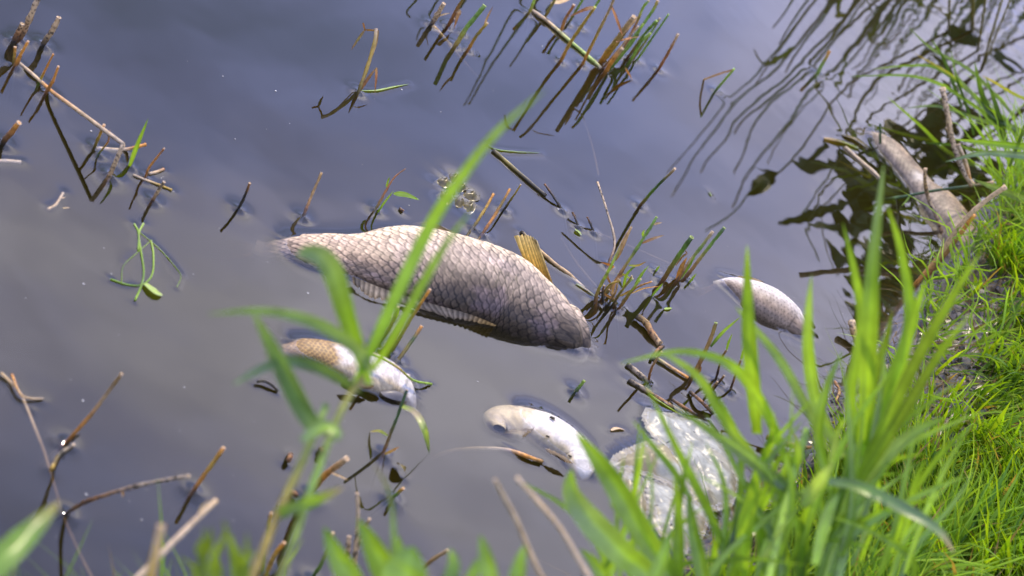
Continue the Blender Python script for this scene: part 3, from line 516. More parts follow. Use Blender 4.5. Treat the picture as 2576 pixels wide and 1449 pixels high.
    for p, wd in (([(338, 563), (348, 585), (348, 630)], 4), ([(361, 562), (349, 590), (356, 640), (362, 685), (355, 720), (340, 755)], 4.4), ([(380, 605), (386, 640), (383, 690), (358, 716), (320, 716), (278, 702)], 4), ([(352, 585), (400, 625), (440, 670), (455, 695), (445, 722)], 1.5), ([(380, 605), (340, 640), (310, 670), (306, 712)], 1.5)):
        Q = catmull(np.array([at_z(q, .001) for q in p]), 22); g = G(); tube(g, Q, px2m(wd * .62, Q[0]), samp(cc('gpith', 'lime', 'green', 'lime'), np.linspace(0, 1, 22)), 7); g.build('strand', M_LEAF, t)
        for q in Q: dimple(q, .0003, .0045)
    leaf_like(t, 'leaf', [(364, 714), (380, 728), (394, 738), (410, 742)], 30, ('gpith', 'gpith'), .002, label='pale yellow green torn leaf')
    # dark round leaves
    t = thing('floating_leaf_cluster', 'cluster of dark brown green round leaves floating above the big fish', 'leaves', at_z((1150, 485)))
    for (cx, cy, rr_, ang) in ((1117, 455, 22, .5), (1141, 445, 17, -.2), (1124, 494, 22, .9), (1160, 470, 16, .1), (1184, 488, 24, .4), (1180, 517, 20, -.5), (1158, 508, 17, 1.2)):
        c = at_z((cx, cy)); r_ = px2m(rr_, c); g = G(); V = []; Cl = []; n1, n2 = 7, 14
        for i in range(n1):
            for j in range(n2):
                a = 2 * math.pi * j / n2; q = i / (n1 - 1); k = 1 + .18 * math.sin(3 * a + ang * 5) + .1 * math.sin(5 * a)
                V.append(c + np.array([math.cos(a) * r_ * q * k, math.sin(a) * r_ * 1.5 * q * k, (.006 * (1 - q * q) - .001) + .004 * math.cos(a + ang) * q + .002 * math.sin(7 * q + a) - .003 * q]))
                Cl.append(np.array(C_['olive']) * (.18 + .45 * vnoise(cx + q * 6, a * 2 + cy, 3)) + .006)
        g.add(V, [(i * n2 + j, i * n2 + (j + 1) % n2, (i + 1) * n2 + (j + 1) % n2, (i + 1) * n2 + j) for i in range(n1 - 1) for j in range(n2)], np.array(Cl)); g.build('round_leaf', M_WET, t); dimple(c, -.0009, .012)

def floater(name, label, cat, pts, r, cols, z=(.0015,), flat=False, m=None):
    zz = samp(np.array(z, float), np.linspace(0, 1, len(pts))) if len(z) > 1 else np.full(len(pts), z[0])
    P = np.array([at_z(p, zz[i]) for i, p in enumerate(pts)]); n = max(12, 5 * len(P)); Q = catmull(P, n)
    t = thing(name, label, cat, Q[n // 2]); cl = samp(cc(*cols), np.linspace(0, 1, n)); g = G(); rad = px2m(r, Q[0])
    Q = Q + np.cumsum(rng.normal(0, rad * .06, (n, 3)), 0) * np.array([1, 1, .3])
    if flat:
        ribbon(g, Q, leaf_w(n, rad * 2, .5, .4), cl, rng.uniform(.1, .4), .25, face=(0, 0, 1)); g.build('blade', M_LEAF if max(cl[:, 1] - cl[:, 0]) > .02 else M_DRY, t)
    else:
        tube(g, Q, rad * (1 + .08 * np.sin(np.linspace(0, 20, n))), cl, 8); g.build('stem', m or M_STEM, t)
    for q in Q:
        if abs(q[2]) < .006: dimple(q, .00028, .0045)
    return t
def leaf_like(t, nm, pts, w_, cols, z, label=None):
    Q = catmull(np.array([at_z(p, z) for p in pts]), 12); g = G()
    ribbon(g, Q, leaf_w(12, px2m(w_, Q[0]), .6, .5), samp(cc(*cols), np.linspace(0, 1, 12)), .15, .2, face=(0, 0, 1)); o = g.build(nm, M_LEAF, t)
    if label: o['label'] = label

# ------------------------------------------------------------------ fish
def polyl(pts, t):
    P = np.asarray(pts, float); s = np.concatenate([[0], np.cumsum(np.hypot(*np.diff(P, axis=0).T))]); s /= s[-1]
    return np.stack([np.interp(t, s, P[:, 0]), np.interp(t, s, P[:, 1])], -1)
FISH_LINES = []
class Fish: pass
def fish_shape(up, lo, t0=0.06, t1=0.82, head=0.22, tail=0.16, ratio=0.55, zrise=0.0, K=40, tail_a=0.62, dip=1.0, zt=None, zmin=-.001):
    """fits a body, lying on its side at the water level, between an upper and a lower outline (both from tail to head)"""
    ts = np.linspace(t0, t1, K); U = polyl(up, ts); L = polyl(lo, ts); Mid = (U + L) / 2
    W = np.array([at_z(p) for p in Mid]); ph = np.linspace(0, 2 * math.pi, 72, endpoint=False)
    Cn = []; A = []; ZR = np.full(K, zrise) if zt is None else samp(np.array(zt, float), np.linspace(0, 1, K))
    T = np.gradient(W, axis=0); T /= np.linalg.norm(T, axis=1)[:, None]
    for k in range(5): T[1:-1] = (T[:-2] + T[1:-1] * 2 + T[2:]) / 4; T /= np.linalg.norm(T, axis=1)[:, None]
    Nn = np.stack([-T[:, 1], T[:, 0], 0 * T[:, 0]], 1); Nn *= np.sign(Nn[:, 1])[:, None]
    for k in range(K):
        e = (U[k] - L[k]); size = np.linalg.norm(e); e = e / size; s = 0.0; a = size * depth(W[k]) / FPX
        for it in range(40):
            b = a * ratio; c = W[k] + s * Nn[k] + np.array([0, 0, ZR[k] * b])
            P = c + a * np.cos(ph)[:, None] * Nn[k] + b * np.sin(ph)[:, None] * np.array([0, 0, 1.0])
            P = P[P[:, 2] > zmin]
            q = proj(P) @ e; hi, lw = q.max(), q.min(); pn = (proj(c + Nn[k] * .01) - proj(c)) @ e / .01
            a *= 1 + 0.6 * (size / (hi - lw) - 1); s += 0.6 * ((U[k] @ e + L[k] @ e) / 2 - (hi + lw) / 2) / pn
        Cn.append(W[k] + s * Nn[k]); A.append(a)
    Cn = np.array(Cn); A = np.array(A)
    for k in range(6): A[1:-1] = (A[:-2] + 2 * A[1:-1] + A[2:]) / 4; Cn[1:-1] = (Cn[:-2] + 2 * Cn[1:-1] + Cn[2:]) / 4
    Lb = np.linalg.norm(np.diff(Cn, axis=0), axis=1).sum() / (t1 - t0)
    Z = ZR * ratio * A; Bv = ratio * A
    # head: goes on past the water line and under
    nh = 16; th = (Cn[-1] - Cn[-5]); th /= np.linalg.norm(th); ch = Cn[-1] - Cn[K // 2]; th = th * .35 + ch / np.linalg.norm(ch) * 1.1; th /= np.linalg.norm(th); hs = np.linspace(0, 1, nh + 1)[1:]; E_ = at_z((np.array(up[-1]) + np.array(lo[-1])) / 2); th = E_ - Cn[-1]; th[2] = 0; de = np.linalg.norm(th); th /= de; hl = de + head * Lb
    hC = Cn[-1] + th * hl * hs[:, None]; sl = (A[-1] - A[-5]) / np.linalg.norm(Cn[-1] - Cn[-5]); 
    hA = A[-1] * np.sqrt(np.clip(1 - hs ** 2.1, 0.0, 1)) + 1e-4
    tw = de / hl; bw = Bv[-1] * math.sqrt(1 - tw ** 2.1) * .95
    hZ = Z[-1] + (-bw * 1.12 - Z[-1]) * np.clip(hs / tw, 0, 2.2) ** 1.25
    ntl = 12; tt_ = (Cn[0] - Cn[4]); tt_ /= np.linalg.norm(tt_); q = np.linspace(0, 1, ntl + 1)[1:][::-1]; S_ = at_z((np.array(up[0]) + np.array(lo[0])) / 2); tt_ = S_ - Cn[0]; tt_[2] = 0; ds = np.linalg.norm(tt_); tt_ /= ds; tl = ds + tail * Lb
    tC = Cn[0] + tt_ * tl * q[:, None]; tA = A[0] * (1 - (1 - tail_a) * q ** .8); tB = Bv[0] * (1 - .55 * q)
    tq = ds / tl; bt = Bv[0] * (1 - .55 * tq)
    tZ = Z[0] + (-bt * 1.02 - Z[0]) * np.clip(q / tq * dip, 0, 2.2) ** 1.1
    f = Fish(); f.C = np.vstack([tC, Cn, hC]); f.A = np.concatenate([tA, A, hA]); f.B = np.concatenate([tB, Bv, hA * ratio]); f.C[:, 2] = np.concatenate([tZ, Z, hZ])
    f.L = Lb; f.tl = tl; f.hl = hl; return f
def fish_body(root, f, NC, NR, colour, nu=320, nv=144, relief=0.0011, scale_end=0.86):
    s0 = np.concatenate([[0], np.cumsum(np.linalg.norm(np.diff(f.C, axis=0), axis=1))]); Ltot = s0[-1]; s = np.linspace(0, Ltot, nu)
    C = np.stack([np.interp(s, s0, f.C[:, i]) for i in range(3)], 1); A = np.interp(s, s0, f.A); B = np.interp(s, s0, f.B)
    for k in range(8): C[1:-1] = (C[:-2] + 2 * C[1:-1] + C[2:]) / 4
    T = np.gradient(C, axis=0); T /= np.linalg.norm(T, axis=1)[:, None]
    Nn = np.stack([-T[:, 1], T[:, 0], 0 * s], 1); Nn /= np.linalg.norm(Nn, axis=1)[:, None]; Nn *= np.sign(np.mean(Nn[:, 1]))
    Up = np.cross(T, Nn); Up *= np.sign(Up[:, 2])[:, None]
    ph = np.linspace(0, 2 * math.pi, nv, endpoint=False); cp = np.cos(ph); sp = np.sin(ph)
    cs = np.sign(cp) * np.abs(cp) ** .94; ss = np.sign(sp) * np.abs(sp) ** .94
    u = s / Ltot; Sg = (u * NC)[:, None] + 0 * ph[None, :]; Vg = (ph / (2 * math.pi) * NR)[None, :] + 0 * s[:, None]
    Sg = Sg + .9 * (fbm(Sg * .25, Vg * .3, 4) - .5); Vg = Vg + .5 * (fbm(Sg * .3, np.cos(ph)[None, :] * 3 + Sg * .2, 14) - .5)
    best = np.zeros(Sg.shape); sid = np.zeros(Sg.shape); edge = np.ones(Sg.shape)
    for dj in (-1, 0, 1, 2):
        j = np.floor(Vg) + dj; off = .5 * (np.mod(j, 2))
        for di in (-1, 0, 1, 2):
            i = np.floor(Sg) + di; cx = i + off; jm = np.mod(j, NR)
            du = -(Sg - cx); dv = (Vg - j) * (1 + .12 * (hashn(i, jm, 8) - .5))      # free edge looks towards the tail (u = 0)
            r = np.hypot(du * .95, dv * .86) / .80; inside = r < 1
            h = np.where(inside, (.35 + .65 * (du / .8 * .5 + .5)) * (.9 + .2 * hashn(i, jm, 2)) * (1 - .25 * r ** 4), 0)
            up_ = h > best; best = np.where(up_, h, best); sid = np.where(up_, hashn(i, jm, 3), sid); edge = np.where(up_, np.where(du > -.2, 1 - r, .5), edge)
    msk = (sstep(scale_end + .02, scale_end - .02, u) * sstep(.0, .05, u))[:, None]
    disp = relief * (best - .5) * msk
    # gill cover: a smooth plate with a raised rim
    gx = u[:, None] - (scale_end + .012 * np.cos(2 * ph)[None, :]); disp = disp + relief * 2.0 * np.exp(-(gx / .012) ** 2) - relief * 1.6 * np.exp(-((gx + .02) / .012) ** 2)
    disp += relief * 1.6 * (fbm(Sg * .35, Vg * .35, 11) - .5)
    nrm_a = cs[None, :] / np.maximum(A, 1e-4)[:, None]; nrm_b = ss[None, :] / np.maximum(B, 1e-4)[:, None]; ln = np.hypot(nrm_a, nrm_b); nrm_a /= ln; nrm_b /= ln
    P = C[:, None, :] + (A[:, None] * cs[None, :] + disp * nrm_a)[..., None] * Nn[:, None, :] + (B[:, None] * ss[None, :] + disp * nrm_b)[..., None] * Up[:, None, :]
    col = colour(u[:, None] + 0 * Vg, cp[None, :] + 0 * Sg, sp[None, :] + 0 * Sg, sid, edge, msk + 0 * Vg, Sg, Vg, P)
    o = grid_obj('body', P.reshape(-1, 3), np.clip(col, .004, .9).reshape(-1, 3), M_FISH, nu, nv, root, wrap=True)
    # water line along the flanks
    for k in range(0, nu, 3):
        ring = P[k]; zz = ring[:, 2]; cr = np.where(np.sign(zz) != np.sign(np.roll(zz, -1)))[0]
        for c in cr: dimple(ring[c], .0013, .007)
    f.P = P; f.u = u; f.T = T; f.N = Nn; return o
def lerp3(a, b, k): return np.asarray(a) * (1 - k[..., None]) + np.asarray(b) * k[..., None]
def fin(root, name, base, tipc, cols, rays=14, label=None, thick=.0012, wavy=.10, m=None, jag=.06, zmin=None):
    """fan of rays between a base line and a free edge (world points)"""
    nb, nr = 2 * rays + 1, 9; b = catmull(base, nb); e = catmull(tipc, nb); V = []; Cl = []
    Nf = np.cross(b[-1] - b[0], e.mean(0) - b.mean(0)); Nf /= np.linalg.norm(Nf)
    for i in range(nb):
        L = np.linalg.norm(e[i] - b[i]); ex = 1 + (jag * (hashn(np.array([i * 1.]), np.array([3.]), 5)[0] - .5) * 2 if i % 2 else 0)
        for j in range(nr):
            q = j / (nr - 1); p = b[i] + (e[i] - b[i]) * q * ex + Nf * ((thick if i % 2 == 0 else -thick) * (1 - .3 * q) + wavy * L * math.sin(i / nb * 7 + q * 2) * q * .3)
            V.append(p); k = (1.12 if i % 2 == 0 else .38) * (.8 + .4 * vnoise(i * .4, q * 3, 2)); Cl.append(samp(cc(*cols), np.array([q]))[0] * k)
    o = grid_obj(name, np.array(V), np.array(Cl), m or M_FIN, nb, nr, root)
    if label: o['label'] = label
    return o
def tail_fin(root, f, cols, size=1.0, dz=-.01):
    P0 = f.C[0]; T = f.C[0] - f.C[3]; T /= np.linalg.norm(T); Nn = np.array([-T[1], T[0], 0]); Nn *= np.sign(Nn[1]); a = f.A[0]; L = f.L * .2 * size
    base = [P0 - Nn * a * .9 + T * -.01, P0 - T * .01, P0 + Nn * a * .9 - T * .01]
    tip = [P0 - Nn * a * 2.3 + T * L, P0 - Nn * a * .9 + T * L * .72, P0 + T * L * .5, P0 + Nn * a * .9 + T * L * .72, P0 + Nn * a * 2.3 + T * L]
    tip = [p + np.array([0, 0, dz]) for p in tip]
    fin(root, 'tail_fin', base, tip, cols, 15)
def fin_px(root, name, base, tip, cols, yb=0.0, yt=0.0, z=None, **k):
    if z is not None: return fin(root, name, [at_z(p, z[0]) for p in base], [at_z(p, z[1]) for p in tip], cols, **k)
    return fin(root, name, [at_y(p, yb) for p in base], [at_y(p, yt) for p in tip], cols, **k)

def big_fish():
    up = [(718, 594), (792, 590), (892, 595), (934, 591), (984, 581), (1034, 575), (1087, 577), (1160, 592), (1220, 610), (1276, 628), (1320, 657), (1362, 697), (1391, 719), (1420, 748), (1447, 775), (1462, 803), (1466, 822)]
    lo = [(728, 628), (754, 660), (790, 676), (851, 682), (901, 702), (934, 720), (967, 730), (1017, 744), (1087, 766), (1176, 785), (1247, 815), (1309, 835), (1353, 850), (1398, 857), (1433, 848), (1462, 828)]
    f = fish_shape(up, lo, t0=.05, t1=.88, head=.20, tail=.07, ratio=.58, zrise=.05, dip=1.1)
    root = thing('dead_fish', 'biggest dead fish, brown grey and fully scaled, floating on its side mid pond', 'fish', f.C[len(f.C) // 2] * [1, 1, 0], 'dead fish floating in the pond')
    def colour(u, v, top, sid, edge, msk, Sg, Vg, P):
        k = sstep(-.5, .95, v + .25 * (fbm(Sg * .3, Vg * .5, 21) - .5)); c = lerp3((.062, .048, .034), (.305, .25, .205), sstep(-.95, .05, v + .35 * (fbm(Sg * .5, Vg * .8, 22) - .5))); c = c * (1 - sstep(.0, .6, v)[..., None]) + np.array((.66, .54, .38)) * sstep(.0, .6, v)[..., None]  # dark back and pale belly, deepened to carry shading from above
        tl = sstep(.42, .12, u); c = c * (1 - .55 * tl[..., None]) + np.array((.46, .34, .24)) * .55 * tl[..., None]
        vio = fbm(Sg * .35, Vg * .45, 33); c = c + (sstep(.5, .75, vio) * .04)[..., None] * np.array((1.0, .75, 1.1))
        c = c * (.74 + .5 * sid)[..., None] * (.66 + .68 * fbm(Sg * 1.7, Vg * 1.7, 8))[..., None] * (.78 + .44 * fbm(Sg * .22, Vg * .3, 61))[..., None]; wk = .35 + .9 * fbm(Sg * .3, Vg * .35, 44)
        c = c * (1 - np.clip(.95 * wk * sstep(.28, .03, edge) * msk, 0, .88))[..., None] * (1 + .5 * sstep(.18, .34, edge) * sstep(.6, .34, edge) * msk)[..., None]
        c = c * (.35 + .65 * sstep(.02, .085, u))[..., None]; c = c * np.array((1.0, .96, .84)); hd = sstep(.775, .80, u); c = c * (1 - hd[..., None]) + hd[..., None] * np.array((.26, .205, .135)) * ((.45 + 1.1 * fbm(Sg * .8, Vg * .5, 19)) * (.45 + .55 * sstep(-.8, .3, v)))[..., None]; c = c + (np.exp(-((u - .785) / .006) ** 2) * .22)[..., None] * np.array((1, .86, .62)); c = c * (1 - .55 * np.exp(-((u - .767) / .006) ** 2))[..., None]; c = c * (1 - .45 * (sid > .94) * msk)[..., None]; c = c * (1 + .4 * (sid < .06) * msk)[..., None]  # tail end darkened in the skin, standing in for dimming by murky water
        return c
    fish_body(root, f, 46, 34, colour, 440, 190, relief=.0021, scale_end=.775)
    tail_fin(root, f, ('mid', 'mid', 'brown'), .75, -.05)
    yb = at_z((1340, 700))[1] + .01
    fin(root, 'pectoral_fin', [at_y((1392, 722), yb), at_y((1365, 700), yb), at_y((1318, 662), yb + .01)], [at_y((1348, 607), yb + .0), at_y((1338, 593), yb), at_y((1318, 590), yb), at_y((1291, 597), yb + .01)], ((.50, .28, .06), (.72, .50, .14), (.78, .60, .22), (.80, .66, .32)), rays=8, label='raised yellow brown ribbed fin', thick=.0022, jag=.05)
    y2 = at_z((1085, 600))[1] + .035
    fin(root, 'pelvic_fin', [at_y((1165, 596), y2), at_y((1120, 582), y2), at_y((1060, 578), y2)], [at_y((1110, 570), y2), at_y((1080, 557), y2), at_y((1045, 559), y2), at_y((1028, 567), y2)], ((.40, .30, .17), (.5, .42, .28), (.46, .36, .2)), rays=9, label='folded pale fin pressed to the back')
    fin_px(root, 'dorsal_fin', [(885, 694), (970, 728), (1080, 762), (1180, 790), (1250, 818)], [(890, 715), (935, 752), (1010, 762), (1100, 790), (1150, 803), (1200, 812), (1246, 821)], ((.26, .21, .14), (.36, .30, .21), (.25, .19, .11)), z=(.012, .003), rays=26, label='pale ragged fin spread flat on the water', jag=.3)
def gold_fish():
    up = [(738, 860), (761, 852), (814, 856), (864, 867), (914, 882), (964, 897), (998, 913), (1023, 942), (1034, 962), (1036, 978)]
    lo = [(742, 882), (752, 897), (791, 912), (831, 935), (864, 950), (906, 974), (944, 984), (980, 991), (1012, 994), (1030, 990)]
    f = fish_shape(up, lo, t0=.10, t1=.86, head=.10, tail=.06, ratio=.5, zrise=.0, dip=1.1, zmin=-.004)
    root = thing('dead_fish', 'dead fish with white flank and golden brown tail half behind the near reed leaves', 'fish', f.C[len(f.C) // 2] * [1, 1, 0], 'dead fish floating in the pond')
    def colour(u, v, top, sid, edge, msk, Sg, Vg, P):
        n_ = fbm(Sg * .35, Vg * .35, 5) - .5; g = sstep(.46, .30, u + .35 * n_); wht = np.array((.60, .555, .50)); c = wht + 0 * u[..., None]
        bk = sstep(.30, .85, v + .5 * n_); c = lerp3(c * 1.0, 0 * c + np.array((.36, .25, .13)), bk)
        be = sstep(-.35, -.85, v + .4 * n_); c = lerp3(c, 0 * c + np.array((.42, .34, .20)), be)
        gd = lerp3((.40, .25, .07), (.17, .10, .035), sstep(.1, .4, edge)); c = lerp3(c, gd, g * .95)
        c = c * (.85 + .25 * sid)[..., None] * (.86 + .28 * fbm(Sg * 1.4, Vg * 1.4, 8))[..., None]
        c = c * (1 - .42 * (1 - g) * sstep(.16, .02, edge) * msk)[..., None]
        return c
    fish_body(root, f, 30, 26, colour, 260, 120, relief=.0011, scale_end=.80)
    tail_fin(root, f, ('mid', 'mid', 'brown'), .7, -.05)
    fin_px(root, 'pectoral_fin', [(942, 972), (930, 978), (915, 978)], [(905, 956), (880, 951), (873, 955), (885, 966)], ((.18, .12, .05), (.35, .3, .24), (.40, .36, .33)), z=(.012, .014), rays=8, label='narrow brown grey fin folded along the flank')
    # glassy film with a bubble over the gill
    c = at_z((990, 995), .004); g = G(); V = []; n1, n2 = 6, 16
    a_ = at_z((958, 988), .004); b_ = at_z((1029, 1003), .004); ax = (b_ - a_) / 2; pr = np.array([-ax[1], ax[0], 0]) * .42
    for i in range(n1):
        for j in range(n2): q = i / (n1 - 1); t_ = 2 * math.pi * j / n2; V.append((a_ + b_) / 2 + ax * q * math.cos(t_) + pr * q * math.sin(t_) + np.array([0, 0, .006 * (1 - q * q)]))
    g.add(V, [(i * n2 + j, i * n2 + (j + 1) % n2, (i + 1) * n2 + (j + 1) % n2, (i + 1) * n2 + j) for i in range(n1 - 1) for j in range(n2)], (.17, .16, .15)); g.build('gill_cover', M_BAG, root)
def white_fish():
    up = [(1262, 1052), (1297, 1032), (1332, 1031), (1366, 1038), (1401, 1049), (1429, 1066), (1451, 1087), (1464, 1117), (1471, 1150), (1473, 1180)]
    lo = [(1258, 1082), (1290, 1102), (1331, 1117), (1366, 1132), (1401, 1153), (1422, 1165), (1450, 1183), (1468, 1192)]
    f = fish_shape(up, lo, t0=.08, t1=.82, head=.03, tail=.03, ratio=.6, tail_a=.5, dip=1.0, zt=(-1.4, -1.12, -.72, -.40, -.25, -.2, -.2), zmin=-.04)
    root = thing('dead_fish', 'dead fish floating belly up with smooth white belly left of the plastic bag', 'fish', f.C[len(f.C) // 2] * [1, 1, 0], 'dead fish floating in the pond')
    def colour(u, v, top, sid, edge, msk, Sg, Vg, P):
        c = np.array((.58, .545, .47)) + 0 * u[..., None]; n_ = fbm(Sg * .5, Vg * .5, 5) - .5
        y = np.maximum(sstep(.50, .34, u + .2 * n_), sstep(.55, .98, np.abs(v) + .3 * n_)); c = lerp3(c, 0 * c + np.array((.46, .36, .17)), y * .85)  # yellow cast of the murk painted on the sunken end and edges
        bl = sstep(.64, .72, fbm(Sg * 1.1, Vg * .9, 14)) * (v > .1); c = lerp3(c, 0 * c + np.array((.38, .30, .22)), bl * .6)
        return c * (.94 + .12 * fbm(Sg * 2, Vg * 2, 3))[..., None]
    fish_body(root, f, 34, 26, colour, 220, 110, relief=.0003, scale_end=.9)
    fin_px(root, 'ventral_fin', [(1360, 1064), (1335, 1085), (1318, 1098)], [(1335, 1062), (1300, 1066), (1262, 1072), (1250, 1088), (1280, 1098)], ((.30, .24, .16), (.44, .34, .14), (.42, .32, .12)), z=(.002, -.022), rays=8, label='brownish fin sunk under the murky surface')
    fin_px(root, 'anal_fin', [(1442, 1167), (1420, 1160), (1405, 1150)], [(1425, 1150), (1395, 1136), (1372, 1128), (1385, 1140)], ((.30, .22, .12), (.48, .38, .26)), z=(.012, .012), rays=7, label='narrow tan fin folded along the lower side')
    ctr = f.P.reshape(-1, 3); pj = proj(ctr)
    for i, (p, r_) in enumerate((((1386, 1055), .0030), ((1376, 1100), .002), ((1427, 1150), .002))):
        ok = ctr[:, 2] > 0.002; k = np.argmin(np.hypot(*(pj - np.array(p)).T) + np.where(ok, 0, 1e3)); c = ctr[k] + np.array([0, -.0005, .001])
        t = thing('fly', ('largest black fly on the white fish belly', 'small black fly in the middle of the white fish belly', 'small brown fly near the fin of the white fish')[i], 'fly', c, 'flies on the white fish'); g = G()
        tube(g, c + np.array([[-1.1, 0, .2], [-.5, 0, .5], [.2, .1, .5], [.8, .1, .45], [1.3, .1, .3]]) * r_, np.array([.3, .62, .6, .5, .2]) * r_, cc(*['dark'] * 5), 8); g.build('body', M_OLD, t)
        for sgn in (-1, 1): g = G(); ribbon(g, c + np.array([[0, 0, .9], [.8, sgn * .7, .8], [1.6, sgn * .9, .6]]) * r_, np.array([.4, .8, .3]) * r_, cc('dark', 'dark', 'grey'), face=(0, 0, 1)); g.build('wing', M_DRY, t)
def grey_fish():
    up = [(1822, 700), (1849, 696), (1888, 702), (1920, 711), (1946, 723), (1972, 740), (1998, 762), (2014, 781), (2024, 802), (2028, 822)]
    lo = [(1820, 712), (1836, 733), (1862, 757), (1895, 783), (1914, 795), (1940, 809), (1966, 822), (1992, 831), (2011, 833), (2024, 830)]
    f = fish_shape(up, lo, t0=.06, t1=.86, head=.2, tail=.07, ratio=.62, zrise=.03, dip=1.1)
    root = thing('dead_fish', 'small dead fish with whitish spotted scales right of the reeds near the bank', 'fish', f.C[len(f.C) // 2] * [1, 1, 0], 'dead fish floating in the pond')
    def colour(u, v, top, sid, edge, msk, Sg, Vg, P):
        k = sstep(-.75, .3, v + .2 * (fbm(Sg * .4, Vg * .4, 3) - .5)); c = lerp3((.24, .18, .12), (.62, .57, .49), k); c = lerp3(c, 0 * c + np.array((.50, .40, .27)), sstep(.85, 1, v))
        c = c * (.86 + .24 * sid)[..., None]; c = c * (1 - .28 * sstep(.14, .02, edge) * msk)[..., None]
        fr = np.mod(Vg + .5, 1) - .5; du = np.mod(Sg + .5 * np.mod(np.round(Vg), 2), 1) - .5
        sp_ = np.exp(-((du / .17) ** 2 + (fr / .20) ** 2)) * (msk > .5) * (fbm(Sg * .9, Vg * .9, 6) > .36); c = c * (1 - .72 * sp_)[..., None]
        return c
    fish_body(root, f, 32, 28, colour, 260, 130, relief=.0009, scale_end=.84)
    tail_fin(root, f, ('tan', 'straw', 'tan'), .8, -.03)
    fin_px(root, 'dorsal_fin', [(1856, 698), (1888, 703), (1920, 712)], [(1852, 694), (1884, 696), (1912, 706)], ((.3, .2, .09), (.36, .26, .12)), z=(.006, .006), rays=9)
def bank_fish():
    up = [(2205, 330), (2222, 336), (2244, 346), (2280, 380), (2324, 432), (2345, 460), (2394, 486), (2430, 527), (2466, 587), (2500, 640)]
    lo = [(2208, 342), (2218, 360), (2242, 401), (2274, 447), (2307, 495), (2341, 546), (2370, 594), (2394, 632), (2420, 680)]
    f = fish_shape(up, lo, t0=.06, t1=.90, head=.15, tail=.12, ratio=.6, zrise=-.02)
    root = thing('dead_fish', 'long grey brown dead fish lying against the grassy bank in the plant reflections', 'fish', f.C[len(f.C) // 2] * [1, 1, 0], 'dead fish floating in the pond')
    def colour(u, v, top, sid, edge, msk, Sg, Vg, P):
        c = lerp3((.24, .19, .13), (.30, .215, .12), sstep(-.6, .8, v)); c = lerp3(c, 0 * c + np.array((.42, .31, .14)), sstep(.9, 1, v) * .6); tl = sstep(.22, .1, u); c = lerp3(c, 0 * c + np.array((.40, .31, .17)), tl * .6)
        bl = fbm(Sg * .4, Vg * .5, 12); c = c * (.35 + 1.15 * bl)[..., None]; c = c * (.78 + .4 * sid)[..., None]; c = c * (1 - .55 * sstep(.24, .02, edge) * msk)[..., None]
        wp = np.exp(-(((u - .40) / .025) ** 2 + ((v + .35) / .35) ** 2)); c = lerp3(c, 0 * c + np.array((.45, .41, .34)), np.clip(wp * 1.4 * (fbm(Sg * 1.2, Vg * 1.2, 3) + .3), 0, 1)); return c
    fish_body(root, f, 40, 26, colour, 320, 130, relief=.0018, scale_end=.9)
    tail_fin(root, f, ('grey', 'tan', 'grey'), .7, -.02)

